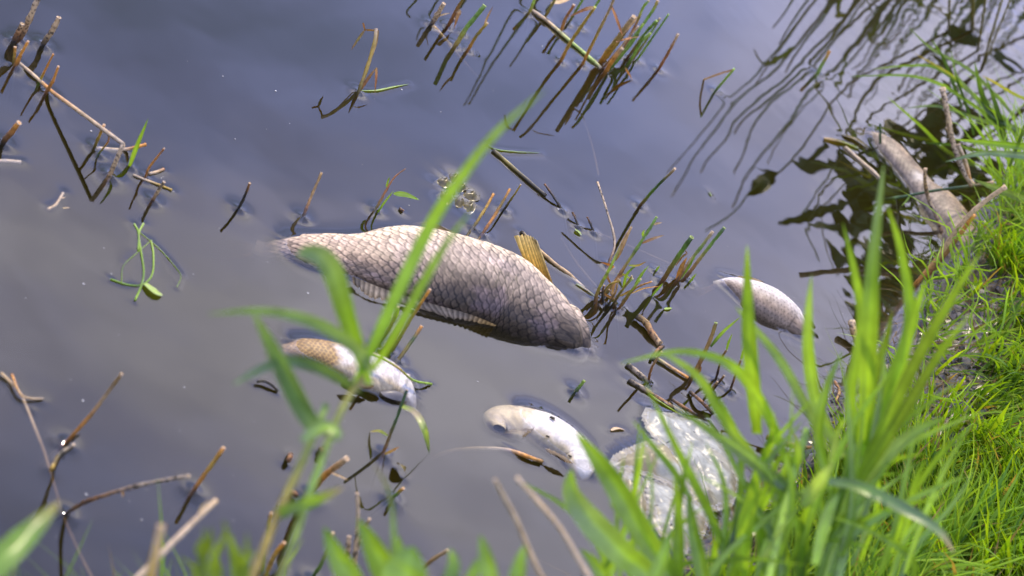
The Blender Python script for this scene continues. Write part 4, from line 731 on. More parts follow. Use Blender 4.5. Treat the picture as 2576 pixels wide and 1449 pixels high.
# ------------------------------------------------------------------ plastic bag
def in_poly(x, y, poly):
    c = np.zeros(np.shape(x), bool); n = len(poly)
    for i in range(n):
        x1, y1 = poly[i]; x2, y2 = poly[(i + 1) % n]
        with np.errstate(divide='ignore', invalid='ignore'): k = ((y1 > y) != (y2 > y)) & (x < (x2 - x1) * (y - y1) / (y2 - y1 + 1e-12) + x1)
        c ^= k
    return c
def poly_dist(x, y, poly, closed=True):
    d = np.full(np.shape(x), 9e9); n = len(poly)
    for i in range(n if closed else n - 1):
        a = np.array(poly[i]); b = np.array(poly[(i + 1) % n]); ab = b - a; t = np.clip(((x - a[0]) * ab[0] + (y - a[1]) * ab[1]) / (ab @ ab + 1e-12), 0, 1)
        d = np.minimum(d, np.hypot(x - a[0] - t * ab[0], y - a[1] - t * ab[1]))
    return d
def bag():
    lobes = [('bag_panel', [(1622, 1029), (1645, 1035), (1666, 1042), (1706, 1044), (1745, 1057), (1778, 1067), (1795, 1095), (1815, 1125), (1834, 1159), (1859, 1215), (1852, 1261), (1795, 1280), (1745, 1262), (1735, 1220), (1705, 1175), (1660, 1113), (1635, 1083), (1622, 1057)], .016, 1, None),
             ('bag_panel', [(1528, 1172), (1549, 1151), (1574, 1136), (1617, 1121), (1648, 1106), (1681, 1128), (1712, 1170), (1740, 1218), (1730, 1260), (1690, 1220), (1640, 1196), (1597, 1182), (1549, 1180)], .018, 2, 'dirty yellowish fold'),
             ('bag_panel', [(1564, 1202), (1587, 1187), (1610, 1195), (1622, 1228), (1630, 1270), (1628, 1310), (1617, 1337), (1600, 1320), (1584, 1281), (1569, 1235)], .020, 3, 'black specked fold'),
             ('bag_panel', [(1626, 1205), (1680, 1222), (1735, 1262), (1790, 1284), (1780, 1330), (1720, 1390), (1681, 1370), (1650, 1320), (1636, 1260)], .012, 4, None)]
    root = thing('plastic_bag', 'crumpled dirty white plastic bag floating at the grassy edge', 'bag', at_z((1680, 1180)))
    for nm, pl, hh, sd_, lb in lobes:
        Wp = np.array([at_z(p) for p in pl])[:, :2]; x0, y0 = Wp.min(0); x1, y1 = Wp.max(0); st = .0026
        X, Y = np.meshgrid(np.arange(x0, x1, st), np.arange(y0, y1, st), indexing='ij'); ins = in_poly(X, Y, Wp.tolist()); d = poly_dist(X, Y, Wp.tolist())
        d = np.where(ins, d, -d); wx = X + .02 * (fbm(X * 25, Y * 25, sd_) - .5); wy = Y + .02 * (fbm(X * 25 + 9, Y * 25, sd_ + 3) - .5)
        rg = 1 - np.abs(2 * fbm(wx * 22 + wy * 9, wy * 16, sd_ + 7, 3) - 1); rg2 = 1 - np.abs(2 * fbm(wx * 60, wy * 60 + wx * 20, sd_ + 11, 3) - 1); w1, w2, wi = worley(wx * 48, wy * 30, sd_)
        u_ = (X * .55 + Y * .83) + .03 * (fbm(X * 14, Y * 14, sd_ + 40) - .5); fold = np.abs(np.sin(u_ * 95 + 4 * fbm(X * 9, Y * 9, sd_ + 50))) ** .7
        Z = -.005 + hh * sstep(-.002, .022, d) * (.25 + .55 * rg ** 2 + .35 * fold * fbm(X * 18, Y * 18, sd_ + 60)) + .0025 * (rg2 ** 3 - .3) - .004 * sstep(.55, .75, fbm(X * 11, Y * 11, sd_ + 70))
        col = np.array((.41, .42, .35)) * (.85 + .3 * fbm(X * 40, Y * 40, 3))[..., None]
        dirt = sstep(.40, .72, fbm(X * 30, Y * 30, sd_ + 20)) * (.9 if sd_ in (2, 3) else .45) + .55 * np.exp(-(d / .006) ** 2); col = lerp3(col, 0 * col + np.array((.34, .28, .13)), np.clip(dirt, 0, .85))
        sk = worley(X * 85, Y * 85, sd_ + 2); spk = (sk[0] < .13) & (sk[2] > .86); col = np.where(spk[..., None], .02, col)
        keep = (d > -.003).ravel(); o = grid_obj(nm, np.stack([X, Y, Z + .004], -1).reshape(-1, 3), col.reshape(-1, 3), M_BAG, X.shape[0], X.shape[1], root, keep=keep)
        if lb: o['label'] = lb
        for k in range(len(Wp)):
            for q in (0, .33, .66): p = Wp[k] * (1 - q) + Wp[(k + 1) % len(Wp)] * q; dimple(p, .0018, .007)

# ------------------------------------------------------------------ bank
EDGE_PX = [(2900, -330), (2720, 120), (2600, 360), (2500, 500), (2440, 580), (2350, 690), (2270, 790), (2190, 900), (2110, 1010), (2020, 1120), (1930, 1210), (1850, 1300), (1740, 1400), (1650, 1500), (1480, 1590), (1200, 1640), (800, 1650), (300, 1640), (-300, 1700)]
EDGE = [tuple(at_z(p)[:2]) for p in EDGE_PX]
EDGE_POLY = [(EDGE[0][0] + .6, 12)] + EDGE + [(-6, 1.2), (-6, -6), (12, -6), (12, 12)]
def bank_h(x, y):
    d = poly_dist(x, y, EDGE, False); ins = in_poly(x, y, EDGE_POLY); d = np.where(ins, d, -d)
    d = d + .03 * (fbm(x * 9, y * 9, 2) - .5)
    h = np.where(d < 0, np.maximum(d * 1.2, -.45), .05 * sstep(0, .03, d) + .05 * sstep(.03, .22, d) + .03 * sstep(.2, .8, d))
    return h, d
def bank():
    xs = np.concatenate([np.linspace(-8, -.9, 16), np.arange(-.85, 1.6, .0085), np.linspace(1.65, 12, 24)]); ys = np.concatenate([np.linspace(-6, 1.2, 14), np.arange(1.25, 3.6, .0085), np.arange(3.6, 6, .02), np.linspace(6.1, 14, 20)])
    X, Y = np.meshgrid(xs, ys, indexing='ij'); h, d = bank_h(X, Y); near = sstep(.30, .12, d) * (d > -.06)
    w1, w2, wi = worley(X * 52, Y * 44, 4); v1, v2, vi = worley(X * 120, Y * 110, 9)
    h = h + near * (.016 * np.minimum(w2 - w1, .55) * (.4 + wi) + .005 * (v2 - v1)) + .012 * (fbm(X * 14, Y * 14, 6) - .5) * (d > 0)
    col = np.array((.060, .048, .034)) * (.7 + .6 * wi)[..., None] + (.02 * fbm(X * 60, Y * 60, 3))[..., None]; gr = sstep(.14, .34, d + .08 * (fbm(X * 20, Y * 20, 4) - .5)); col = lerp3(col, 0 * col + np.array((.05, .055, .018)), gr * .8)
    o = grid_obj('bank', np.stack([X, Y, h], -1).reshape(-1, 3), col.reshape(-1, 3), M_MUD, len(xs), len(ys)); o['kind'] = 'structure'
    # loose clods on the bare strip
    n = 2600; x = rng.uniform(.1, 1.2, n * 4); y = rng.uniform(1.7, 4.4, n * 4); hh, dd = bank_h(x, y); k = (dd > .0) & (dd < .20); x, y, hh = x[k][:n], y[k][:n], hh[k][:n]
    ico = np.array([(0, 0, 1), (.9, 0, .2), (.28, .85, .25), (-.72, .53, .2), (-.72, -.53, .25), (.28, -.85, .2), (0, 0, -.6)]); fq = [(0, 1, 2), (0, 2, 3), (0, 3, 4), (0, 4, 5), (0, 5, 1), (6, 2, 1), (6, 3, 2), (6, 4, 3), (6, 5, 4), (6, 1, 5)]
    g = G()
    for i in range(len(x)):
        s = rng.gamma(2.2, .0026) + .002; a = rng.uniform(0, 6.28); c_, s_ = math.cos(a), math.sin(a); V = ico * s * rng.uniform(.6, 1.3, (7, 3)); V = np.stack([V[:, 0] * c_ - V[:, 1] * s_, V[:, 0] * s_ + V[:, 1] * c_, V[:, 2] * .8], 1)
        g.add(V + np.array([x[i], y[i], hh[i] + .004]), fq, np.array((.062, .050, .036)) * rng.uniform(.6, 1.5))
    o = g.build('mud_clods', M_MUD, None, False); o['kind'] = 'stuff'; o['label'] = 'dark wet crumbly mud clods along the bare strip of the bank'

def blades(name, x, y, z, hgt, wid, lean, cols, az=None, seg=4, m=None, droop=.5):
    n = len(x); az = rng.uniform(0, 2 * math.pi, n) if az is None else az; t = np.linspace(0, 1, seg + 1)
    dx, dy = np.cos(az), np.sin(az); fx, fy = -dy, dx; rot = rng.uniform(-.9, .9, n); wx, wy = fx * np.cos(rot) + dx * np.sin(rot), fy * np.cos(rot) + dy * np.sin(rot)
    V = np.zeros((n, seg + 1, 2, 3)); C = np.zeros((n, seg + 1, 2, 3))
    for k, q in enumerate(t):
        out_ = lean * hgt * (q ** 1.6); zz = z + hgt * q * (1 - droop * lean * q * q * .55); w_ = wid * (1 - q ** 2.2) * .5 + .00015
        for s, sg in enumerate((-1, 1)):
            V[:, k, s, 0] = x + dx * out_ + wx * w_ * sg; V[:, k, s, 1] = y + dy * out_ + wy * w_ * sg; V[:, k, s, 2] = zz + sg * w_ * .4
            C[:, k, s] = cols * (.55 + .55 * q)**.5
    a = (np.arange(n)[:, None] * (seg + 1) + np.arange(seg)[None, :]).reshape(-1) * 2
    return quads_obj(name, V.reshape(-1, 3), np.stack([a, a + 1, a + 3, a + 2], 1), C.reshape(-1, 3), m or M_GRASS)
def grass_cols(n, dry=.06):
    base = np.array([(.19, .32, .012), (.15, .27, .016), (.27, .38, .014), (.085, .18, .02)])[rng.choice(4, n, p=[.38, .28, .22, .12])] * rng.uniform(.75, 1.25, (n, 1))
    k = rng.random(n) < dry; base[k] = np.array((.33, .22, .07)) * rng.uniform(.6, 1.2, (k.sum(), 1)); return base
def mud_zone(x, y):                        # bare trampled strip between water and lawn
    a = at_z((2470, 740), .05)[:2]; b = at_z((2230, 1110), .05)[:2]; dd = poly_dist(x + .06 * (fbm(x * 8, y * 8, 51) - .5), y, [tuple(a), tuple(b)], False); return sstep(.13, .05, dd)
def lawn():
    n = 420000; x = rng.uniform(-.6, 2.2, n); y = rng.uniform(1.2, 6.6, n); h, d = bank_h(x, y)
    dens = np.clip(sstep(.02, .10, d) - sstep(.26, .10, d) * mud_zone(x, y) * .93, .03, 1); vis = proj(np.stack([x, y, h], 1)); inb = (vis[:, 0] > -600) & (vis[:, 0] < 3900) & (vis[:, 1] > -500) & (vis[:, 1] < 2700)
    k = (rng.random(n) < dens) & inb & (d > .015) & ((x > .30) | (y < 1.78)); x, y, h, d = x[k], y[k], h[k], d[k]; n = len(x); cl = fbm(x * 9, y * 9, 5)
    # clumps comb the blades into the same direction
    az = 2 * math.pi * fbm(x * 5, y * 5, 40, 2) * 1.6 + rng.normal(0, .9, n)
    hg = rng.gamma(9, .0078, n) * (.55 + .9 * cl) + .012; wd = rng.gamma(6, .00058, n) + .0014
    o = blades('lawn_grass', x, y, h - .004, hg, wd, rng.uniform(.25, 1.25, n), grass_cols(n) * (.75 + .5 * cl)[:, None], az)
    o['kind'] = 'stuff'; o['label'] = 'short bright green lawn grass covering the bank'
    n = 9000; x = rng.uniform(.2, 1.4, n); y = rng.uniform(1.6, 4.4, n); h, d = bank_h(x, y); k = (d > .0) & (d < .4); x, y, h = x[k], y[k], h[k]; n = len(x)
    o = blades('dead_grass', x, y, h - .001, rng.gamma(5, .008, n), rng.gamma(5, .0004, n), rng.uniform(1.6, 3.0, n), np.array((.30, .22, .11)) * rng.uniform(.35, 1.2, (n, 1)), droop=.62); o['kind'] = 'stuff'; o['label'] = 'matted dead brown grass at the foot of the lawn'

# ------------------------------------------------------------------ leafy plants given by leaves: points (x, y) and distance
def plant(name, label, cat, base, leaves, group=None, tw=None):
    t = thing(name, label, cat, base, group)
    scale_d = .80 if label.startswith('tall reed plant close') else .86 if 'bottom' in label or 'corner' in label else .94
    low = [at_d(lf[0][0], (lf[1] if np.isscalar(lf[1]) else lf[1][0]) * scale_d) for lf in leaves if lf[0][0][1] > 1449]
    root = ground(np.mean(low, 0)) if low else base
    t.location = tuple(root)
    for p0 in low:                            # below the frame: the stalk that carries each leaf, down to the ground
        r1 = root + np.array([rng.normal(0, .02), rng.normal(0, .02), -.02]); g = G(); tube(g, catmull(np.array([r1, (r1 * .55 + p0 * .45) + [0, 0, .03], p0]), 10), np.linspace(.0045, .003, 10), samp(cc('olive', 'green'), np.linspace(0, 1, 10)), 7); g.build('stem', M_STEM, t)
    for lf in leaves:
        pts, dep, wd, cols = lf[:4]; ex = lf[4] if len(lf) > 4 else {}
        deps = samp(np.array(dep, float), np.linspace(0, 1, len(pts))) if not np.isscalar(dep) else np.full(len(pts), dep)
        deps = deps * scale_d
        P = np.array([at_d(p, deps[i]) for i, p in enumerate(pts)]); n = ex.get('n', 22); Q = catmull(P, n); wm = wd * (.74 if cat == 'reed' and not ex.get('stem') and not label.startswith('tall reed plant close') else 1) * deps.mean() / FPX; g = G()
        cl = samp(cc(*cols), np.linspace(0, 1, n)) * rng.uniform(.85, 1.15)
        if ex.get('stem'):
            tube(g, Q, wm / 2 * np.linspace(1.1, .8, n), cl, 9); o = g.build('stem', M_STEM, t)
        else:
            tw_ = ex.get('tw', rng.uniform(-.7, .7)); tws = np.linspace(tw_ * .4, tw_ * 1.3, n) if np.isscalar(tw_) else samp(np.array(tw_), np.linspace(0, 1, n))
            ribbon(g, Q, leaf_w(n, wm, ex.get('base', .6), ex.get('peak', .35)), cl, tws, ex.get('fold', .32), across=6, wav=ex.get('wav', .03)); o = g.build('leaf', ex.get('m', M_LEAF), t)
        if ex.get('label'): o['label'] = ex['label']
    return t
def ground(P):
    h, d = bank_h(np.array([P[0]]), np.array([P[1]])); return np.array([P[0], P[1], max(float(h[0]), -.05)])
def under(px, dep):                     # where a plant seen at px, at that distance, would be rooted: straight below
    P = at_d(px, dep); return ground(P)

def near_plants():
    gl = ('green', 'green', 'lime'); lg = ('lime', 'lime', 'green'); bl = ((.11, .19, .06), (.16, .25, .085), (.21, .30, .11))
    plant('reed_plant', 'tall reed plant close to the camera with a long blade crossing the big fish', 'reed', under((700, 1300), 2.3), [
        ([(560, 1600), (640, 1440), (700, 1290), (770, 1140), (820, 1020)], (2.2, 2.35), 24, ('olive', 'olive', 'green'), D(stem=1)),
        ([(640, 1600), (710, 1440), (790, 1210), (855, 1040), (912, 950)], (2.2, 2.35), 22, ('olive', 'green', 'olive'), D(stem=1)),
        ([(885, 985), (935, 880), (1000, 740), (1080, 575), (1160, 450), (1250, 335), (1375, 222)], (2.42, 2.3, 2.0), 34, ('green', (.20, .34, .05), (.2, .33, .06), bl[1]), D(tw=.35, base=.4, peak=.4)),
        ([(935, 935), (990, 850), (1070, 705), (1130, 605), (1190, 525)], (2.42, 2.2), 25, ('lime', (.2, .33, .06), bl[1]), D(tw=.5, base=.5)),
        ([(928, 965), (905, 890), (872, 790), (840, 690), (805, 645), (765, 632), (745, 640)], (2.42, 2.3, 2.2), 54, ('lime', 'green', bl[2], bl[1]), D(tw=(.0, .3, -.2, .9), base=.3, peak=.55)),
        ([(935, 935), (905, 885), (830, 828), (740, 792), (640, 780), (520, 790)], (2.4, 2.25, 2.15), 36, (bl[2], bl[1], bl[1], 'green'), D(tw=(.2, .9), base=.6)),
        ([(805, 1095), (765, 1035), (722, 950), (680, 862), (636, 785)], (2.35, 2.2), 48, (bl[2], bl[0], bl[0], bl[1]), D(tw=(.0, .5))),
        ([(905, 985), (870, 958), (800, 922), (720, 906), (650, 930), (585, 968)], (2.38, 2.2), 36, (bl[1], bl[0], bl[1]), D(tw=(.9, .2))),
        ([(760, 1110), (790, 1085), (825, 1076), (852, 1094), (835, 1112)], 2.25, 30, (bl[2], 'lime', bl[2]), D(tw=.6, n=14)),
        ([(690, 1296), (740, 1278), (800, 1258), (865, 1226)], (2.28, 2.2), 34, ('green', bl[1], 'lime', 'tan'), D(tw=.3))])
    plant('water_grass', 'broad blurred green blade very close at the lower left corner', 'grass', under((20, 1500), 1.85), [([(-120, 1540), (0, 1415), (85, 1330), (150, 1262)], (1.85, 1.95), 70, ('green', 'green', 'green', 'olive'), D(tw=.3, base=.8, peak=.3))])
    plant('dry_stalk', 'blurred short tan straw close to the camera at the lower left bottom edge', 'straw', under((380, 1449), 2.0), [([(350, 1560), (378, 1450), (406, 1320)], (2.0, 2.0), 26, ('tan', 'yellow', 'tan'), D(stem=1))])
    plant('dry_stalk', 'long pale split straw rising to the right at the lower left bottom edge', 'straw', under((350, 1449), 2.4), [([(300, 1500), (400, 1400), (480, 1320), (545, 1258)], (2.38, 2.42), 16, ('pale', 'pale', 'straw'), D(stem=1)), ([(498, 1302), (510, 1275), (530, 1258)], 2.42, 8, ('straw', 'pale'), D())])
    plant('dry_stalk', 'blurred pale straw leaning left, lower one of two at the bottom centre', 'straw', under((1380, 1449), 2.3), [([(1400, 1530), (1340, 1405), (1300, 1310), (1268, 1250), (1245, 1208)], (2.35, 2.25), 13, ('pale', 'straw', 'pale', 'pale'), D(stem=1))])
    plant('dry_stalk', 'blurred pale straw leaning left, upper one of two at the bottom centre', 'straw', under((1490, 1449), 2.3), [([(1530, 1530), (1470, 1432), (1410, 1330), (1350, 1258), (1300, 1202)], (2.35, 2.25), 13, ('pale', 'pale', 'straw', 'pale'), D(stem=1))])
    yl = ((.13, .20, .02), (.16, .23, .02), (.12, .17, .02))
    def rand_leaves(x0, x1, n, y0, dep, w0, lenr=(90, 170), tilt=(-60, 70), cols=lg):
        o = []
        for i in range(n):
            x = rng.uniform(x0, x1); L = rng.uniform(*lenr); tx = x + rng.uniform(*tilt); d_ = rng.uniform(*dep)
            o.append(([(x - (tx - x) * .3, 1449 + 130), (x, 1449 - L * .2), ((x + tx) / 2 + rng.normal(0, 8), 1449 - L * .65), (tx, y0 - L)], (d_, d_ - .05), rng.uniform(*w0), cols, D()))
        return o
    plant('grass_tuft', 'blurred yellow green grass tuft at the bottom edge left of centre', 'grass', under((560, 1500), 2.05), rand_leaves(470, 640, 12, 1449, (1.95, 2.15), (12, 22), (40, 150), (-50, 50), yl))
    plant('broad_leaf_plant', 'near plant with broad lance shaped leaves and one round leaf at the bottom centre', 'plant', under((950, 1500), 2.1), [
        ([(935, 1600), (890, 1470), (850, 1400), (815, 1325)], (2.1, 2.1), 62, lg, D(tw=.3)), ([(1030, 1600), (985, 1470), (940, 1375), (900, 1305)], (2.12, 2.1), 66, lg, D(tw=.3)),
        ([(1060, 1600), (1040, 1480), (1010, 1400), (998, 1345)], (2.1, 2.1), 36, gl, D(tw=.2)), ([(1010, 1600), (1015, 1500), (1025, 1430), (1040, 1375)], (2.05, 2.05), 115, (bl[2], 'lime', 'green'), D(tw=.2, peak=.5, fold=.15)),
        ([(985, 1600), (986, 1450), (990, 1330), (978, 1235), (935, 1160)], (2.1, 2.15), 14, ('olive', 'green', 'olive'), D())])
    plant('grass_tuft', 'sparse pointed green leaves at the bottom edge right of the round leaf', 'grass', under((1220, 1500), 2.1), [
        ([(1110, 1600), (1125, 1480), (1140, 1420), (1132, 1380)], 2.1, 40, gl, D()), ([(1250, 1600), (1235, 1470), (1222, 1400), (1208, 1345)], 2.08, 44, lg, D(tw=.2)), ([(1290, 1600), (1298, 1480), (1308, 1420), (1320, 1372)], 2.1, 42, ('green', 'lime'), D(tw=.3)), ([(1190, 1600), (1180, 1480), (1195, 1430), (1200, 1405)], 2.1, 28, lg, D())])
    plant('reed_plant', 'bright green broad leaved shoot in front of the plastic bag', 'reed', under((1600, 1600), 2.2), [
        ([(1760, 1620), (1690, 1460), (1620, 1345), (1545, 1215), (1500, 1150), (1448, 1086)], (2.3, 2.25, 2.2), 78, ('green', 'lime', 'green', 'lime'), D(tw=.25, peak=.45)),
        ([(1720, 1620), (1640, 1460), (1560, 1385), (1480, 1300), (1440, 1240), (1438, 1180)], (2.25, 2.2), 92, (bl[1], 'lime', bl[2], 'lime'), D(tw=.3, peak=.5)),
        ([(1760, 1640), (1700, 1450), (1610, 1340), (1530, 1262)], (2.3, 2.25), 46, lg, D(tw=.5)), ([(1560, 1640), (1540, 1500), (1500, 1420), (1460, 1380)], 2.2, 50, lg, D(tw=.4)),
        ([(1700, 1640), (1705, 1460), (1710, 1320), (1696, 1190)], (2.3, 2.25), 44, gl, D(tw=.4)), ([(1600, 1640), (1640, 1480), (1670, 1400), (1690, 1330)], 2.2, 52, lg, D(tw=.3))])
    plant('reed_plant', 'tall reed plant with arching blades over the plastic bag', 'reed', under((1950, 1500), 2.35), [
        ([(1880, 1700), (1930, 1460), (1985, 1230), (2030, 1080)], (2.3, 2.4), 24, ('green', 'lime', 'green'), D(stem=1)),
        ([(1985, 1180), (1945, 1070), (1900, 985), (1850, 925), (1780, 892), (1690, 884), (1560, 914)], (2.42, 2.3, 2.25), 40, ('lime', 'lime', 'green', 'lime'), D(tw=(.2, .7), base=.6)),
        ([(1960, 1260), (1900, 1160), (1850, 1095), (1810, 1030), (1760, 950), (1700, 905), (1640, 880)], (2.42, 2.3), 40, (bl[2], 'lime', bl[2]), D(tw=(.1, .6))),
        ([(2010, 1250), (1920, 1180), (1820, 1105), (1690, 1018)], (2.38, 2.25), 46, (bl[0], bl[1], 'green'), D(tw=.5)), ([(1830, 1420), (1790, 1300), (1740, 1200), (1690, 1100), (1620, 955)], (2.4, 2.25), 32, gl, D(tw=.4)),
        ([(1740, 1260), (1690, 1180), (1640, 1120), (1590, 1056)], (2.4, 2.3), 24, gl, D()), ([(1870, 1430), (1875, 1330), (1900, 1230), (1900, 1180)], (2.4, 2.3), 56, lg, D(tw=.3)),
        ([(1905, 1090), (1896, 970), (1886, 850), (1882, 740), (1880, 615)], (2.44, 2.3), 52, ('lime', 'lime', 'green', 'lime'), D(tw=.3, peak=.35)), ([(2080, 1130), (2020, 1005), (1960, 900), (1890, 815), (1850, 770)], (2.45, 2.35), 34, (bl[2], bl[1], bl[2]), D(tw=.5)),
        ([(1800, 1600), (1770, 1450), (1745, 1330), (1730, 1230)], 2.3, 50, ('lime', 'green'), D(tw=.3)), ([(1960, 1290), (1990, 1200), (2010, 1140), (2000, 1090)], (2.4, 2.35), 46, ('lime', 'lime', bl[2]), D(tw=.6))])
    plant('reed_plant', 'tallest cluster of blurred bright blades in front of the grassy bank', 'reed', under((2100, 1500), 2.35), [
        ([(2050, 1700), (2095, 1500), (2140, 1300), (2180, 1130)], (2.3, 2.42), 30, (bl[0], 'green', 'lime'), D(stem=1)),
        ([(2170, 1150), (2182, 980), (2190, 800), (2200, 640), (2224, 412)], (2.42, 2.3, 2.25), 60, ('lime', 'lime', 'green', bl[2]), D(tw=.3, peak=.4)),
        ([(2180, 1180), (2225, 1000), (2290, 820), (2270, 640), (2232, 515)], (2.42, 2.3), 44, ('lime', 'green', 'lime'), D(tw=.4)), ([(2160, 1180), (2140, 1000), (2170, 820), (2150, 680), (2120, 560)], (2.45, 2.35), 40, ('lime', 'lime', 'green'), D(tw=.4)),
        ([(2150, 1230), (2230, 1060), (2310, 900), (2390, 760), (2470, 630)], (2.4, 2.25), 44, ('lime', yl[1], 'lime'), D(tw=.3)), ([(2165, 1210), (2260, 1060), (2360, 900), (2440, 790)], (2.38, 2.25), 42, ('lime', yl[1], 'lime'), D(tw=.5)),
        ([(2120, 1150), (2060, 1030), (2036, 900), (2035, 790), (2042, 690)], (2.45, 2.35), 44, (bl[2], 'lime', bl[2]), D(tw=.3)), ([(2140, 1180), (2230, 1030), (2270, 910), (2310, 770), (2330, 700)], (2.42, 2.3), 40, ('lime', 'lime', 'green'), D(tw=.4)),
        ([(2085, 1212), (2150, 1222), (2230, 1258), (2310, 1300), (2368, 1342), (2400, 1390)], (2.3, 2.25), 44, (bl[0], 'green', bl[0], bl[1], 'tan'), D(tw=(.5, .2))), ([(2020, 1270), (2060, 1215), (2100, 1160)], (2.3, 2.25), 46, (bl[2], 'gpith', bl[2]), D(tw=.2)),
        ([(2150, 1260), (2220, 1160), (2300, 1090), (2380, 1050)], (2.4, 2.3), 48, (bl[1], bl[2], 'green'), D(tw=.4)), ([(2100, 1260), (2060, 1100), (2080, 980), (2120, 880)], (2.42, 2.38), 36, ('lime', 'lime', bl[2]), D(tw=.4)),
        ([(2050, 1420), (2080, 1300), (2110, 1240)], (2.3, 2.3), 40, lg, D()), ([(2180, 1100), (2200, 960), (2230, 860), (2246, 780)], (2.45, 2.4), 34, yl, D(tw=.5))])
    def thin(n, x0, x1, y0, y1, sp):
        o = []
        for i in range(n):
            bx = rng.uniform(x0, x1); by = rng.uniform(y0, y1); L = rng.uniform(170, 430); ang = R(rng.normal(22, 30)); tx = bx + L * math.sin(ang); ty = by - L * math.cos(ang); cv = rng.normal(0, 40) + (60 if ang < 0 else -10); k_ = rng.integers(5)
            o.append(([(bx - 40, by + 120), (bx, by), ((bx + tx) / 2 + cv * .3, (by + ty) / 2 - 22), (tx, ty)], (2.55 - rng.uniform(0, sp), 2.45 - rng.uniform(0, sp)), rng.uniform(10, 22), (gl, lg, ('dgreen', 'green', 'lime'), (bl[1], bl[2], 'lime'), ('green', 'lime', 'lime'))[k_], D(n=14, wav=.02)))
        return o
    plant('grass_tuft', 'mixed thin blades between the arching reed plant and the tallest cluster', 'grass', under((1900, 1500), 2.4), thin(24, 1780, 2120, 1200, 1440, .2))
    plant('grass_tuft', 'mixed thin blades in front of the lawn at the foot of the tallest cluster', 'grass', under((2150, 1500), 2.4), thin(22, 2080, 2330, 1150, 1420, .2))
    plant('grass_tuft', 'mixed leaves low in front of the plastic bag', 'grass', under((1700, 1500), 2.3), thin(14, 1480, 1800, 1400, 1500, .2))
    plant('grass_tuft', 'coarse green tuft low at the right of the plastic bag', 'grass', under((1950, 1449), 2.5), [([(1900 + i * 26 + rng.normal(0, 8), 1520), (1905 + i * 27 + rng.normal(0, 10), 1380 - 30 * (i % 3)), (1890 + i * 30 + rng.normal(0, 22), 1240 + rng.normal(0, 50))], (2.5, 2.42), rng.uniform(18, 34), lg if i % 2 else gl, D(tw=rng.uniform(-.6, .6))) for i in range(9)])

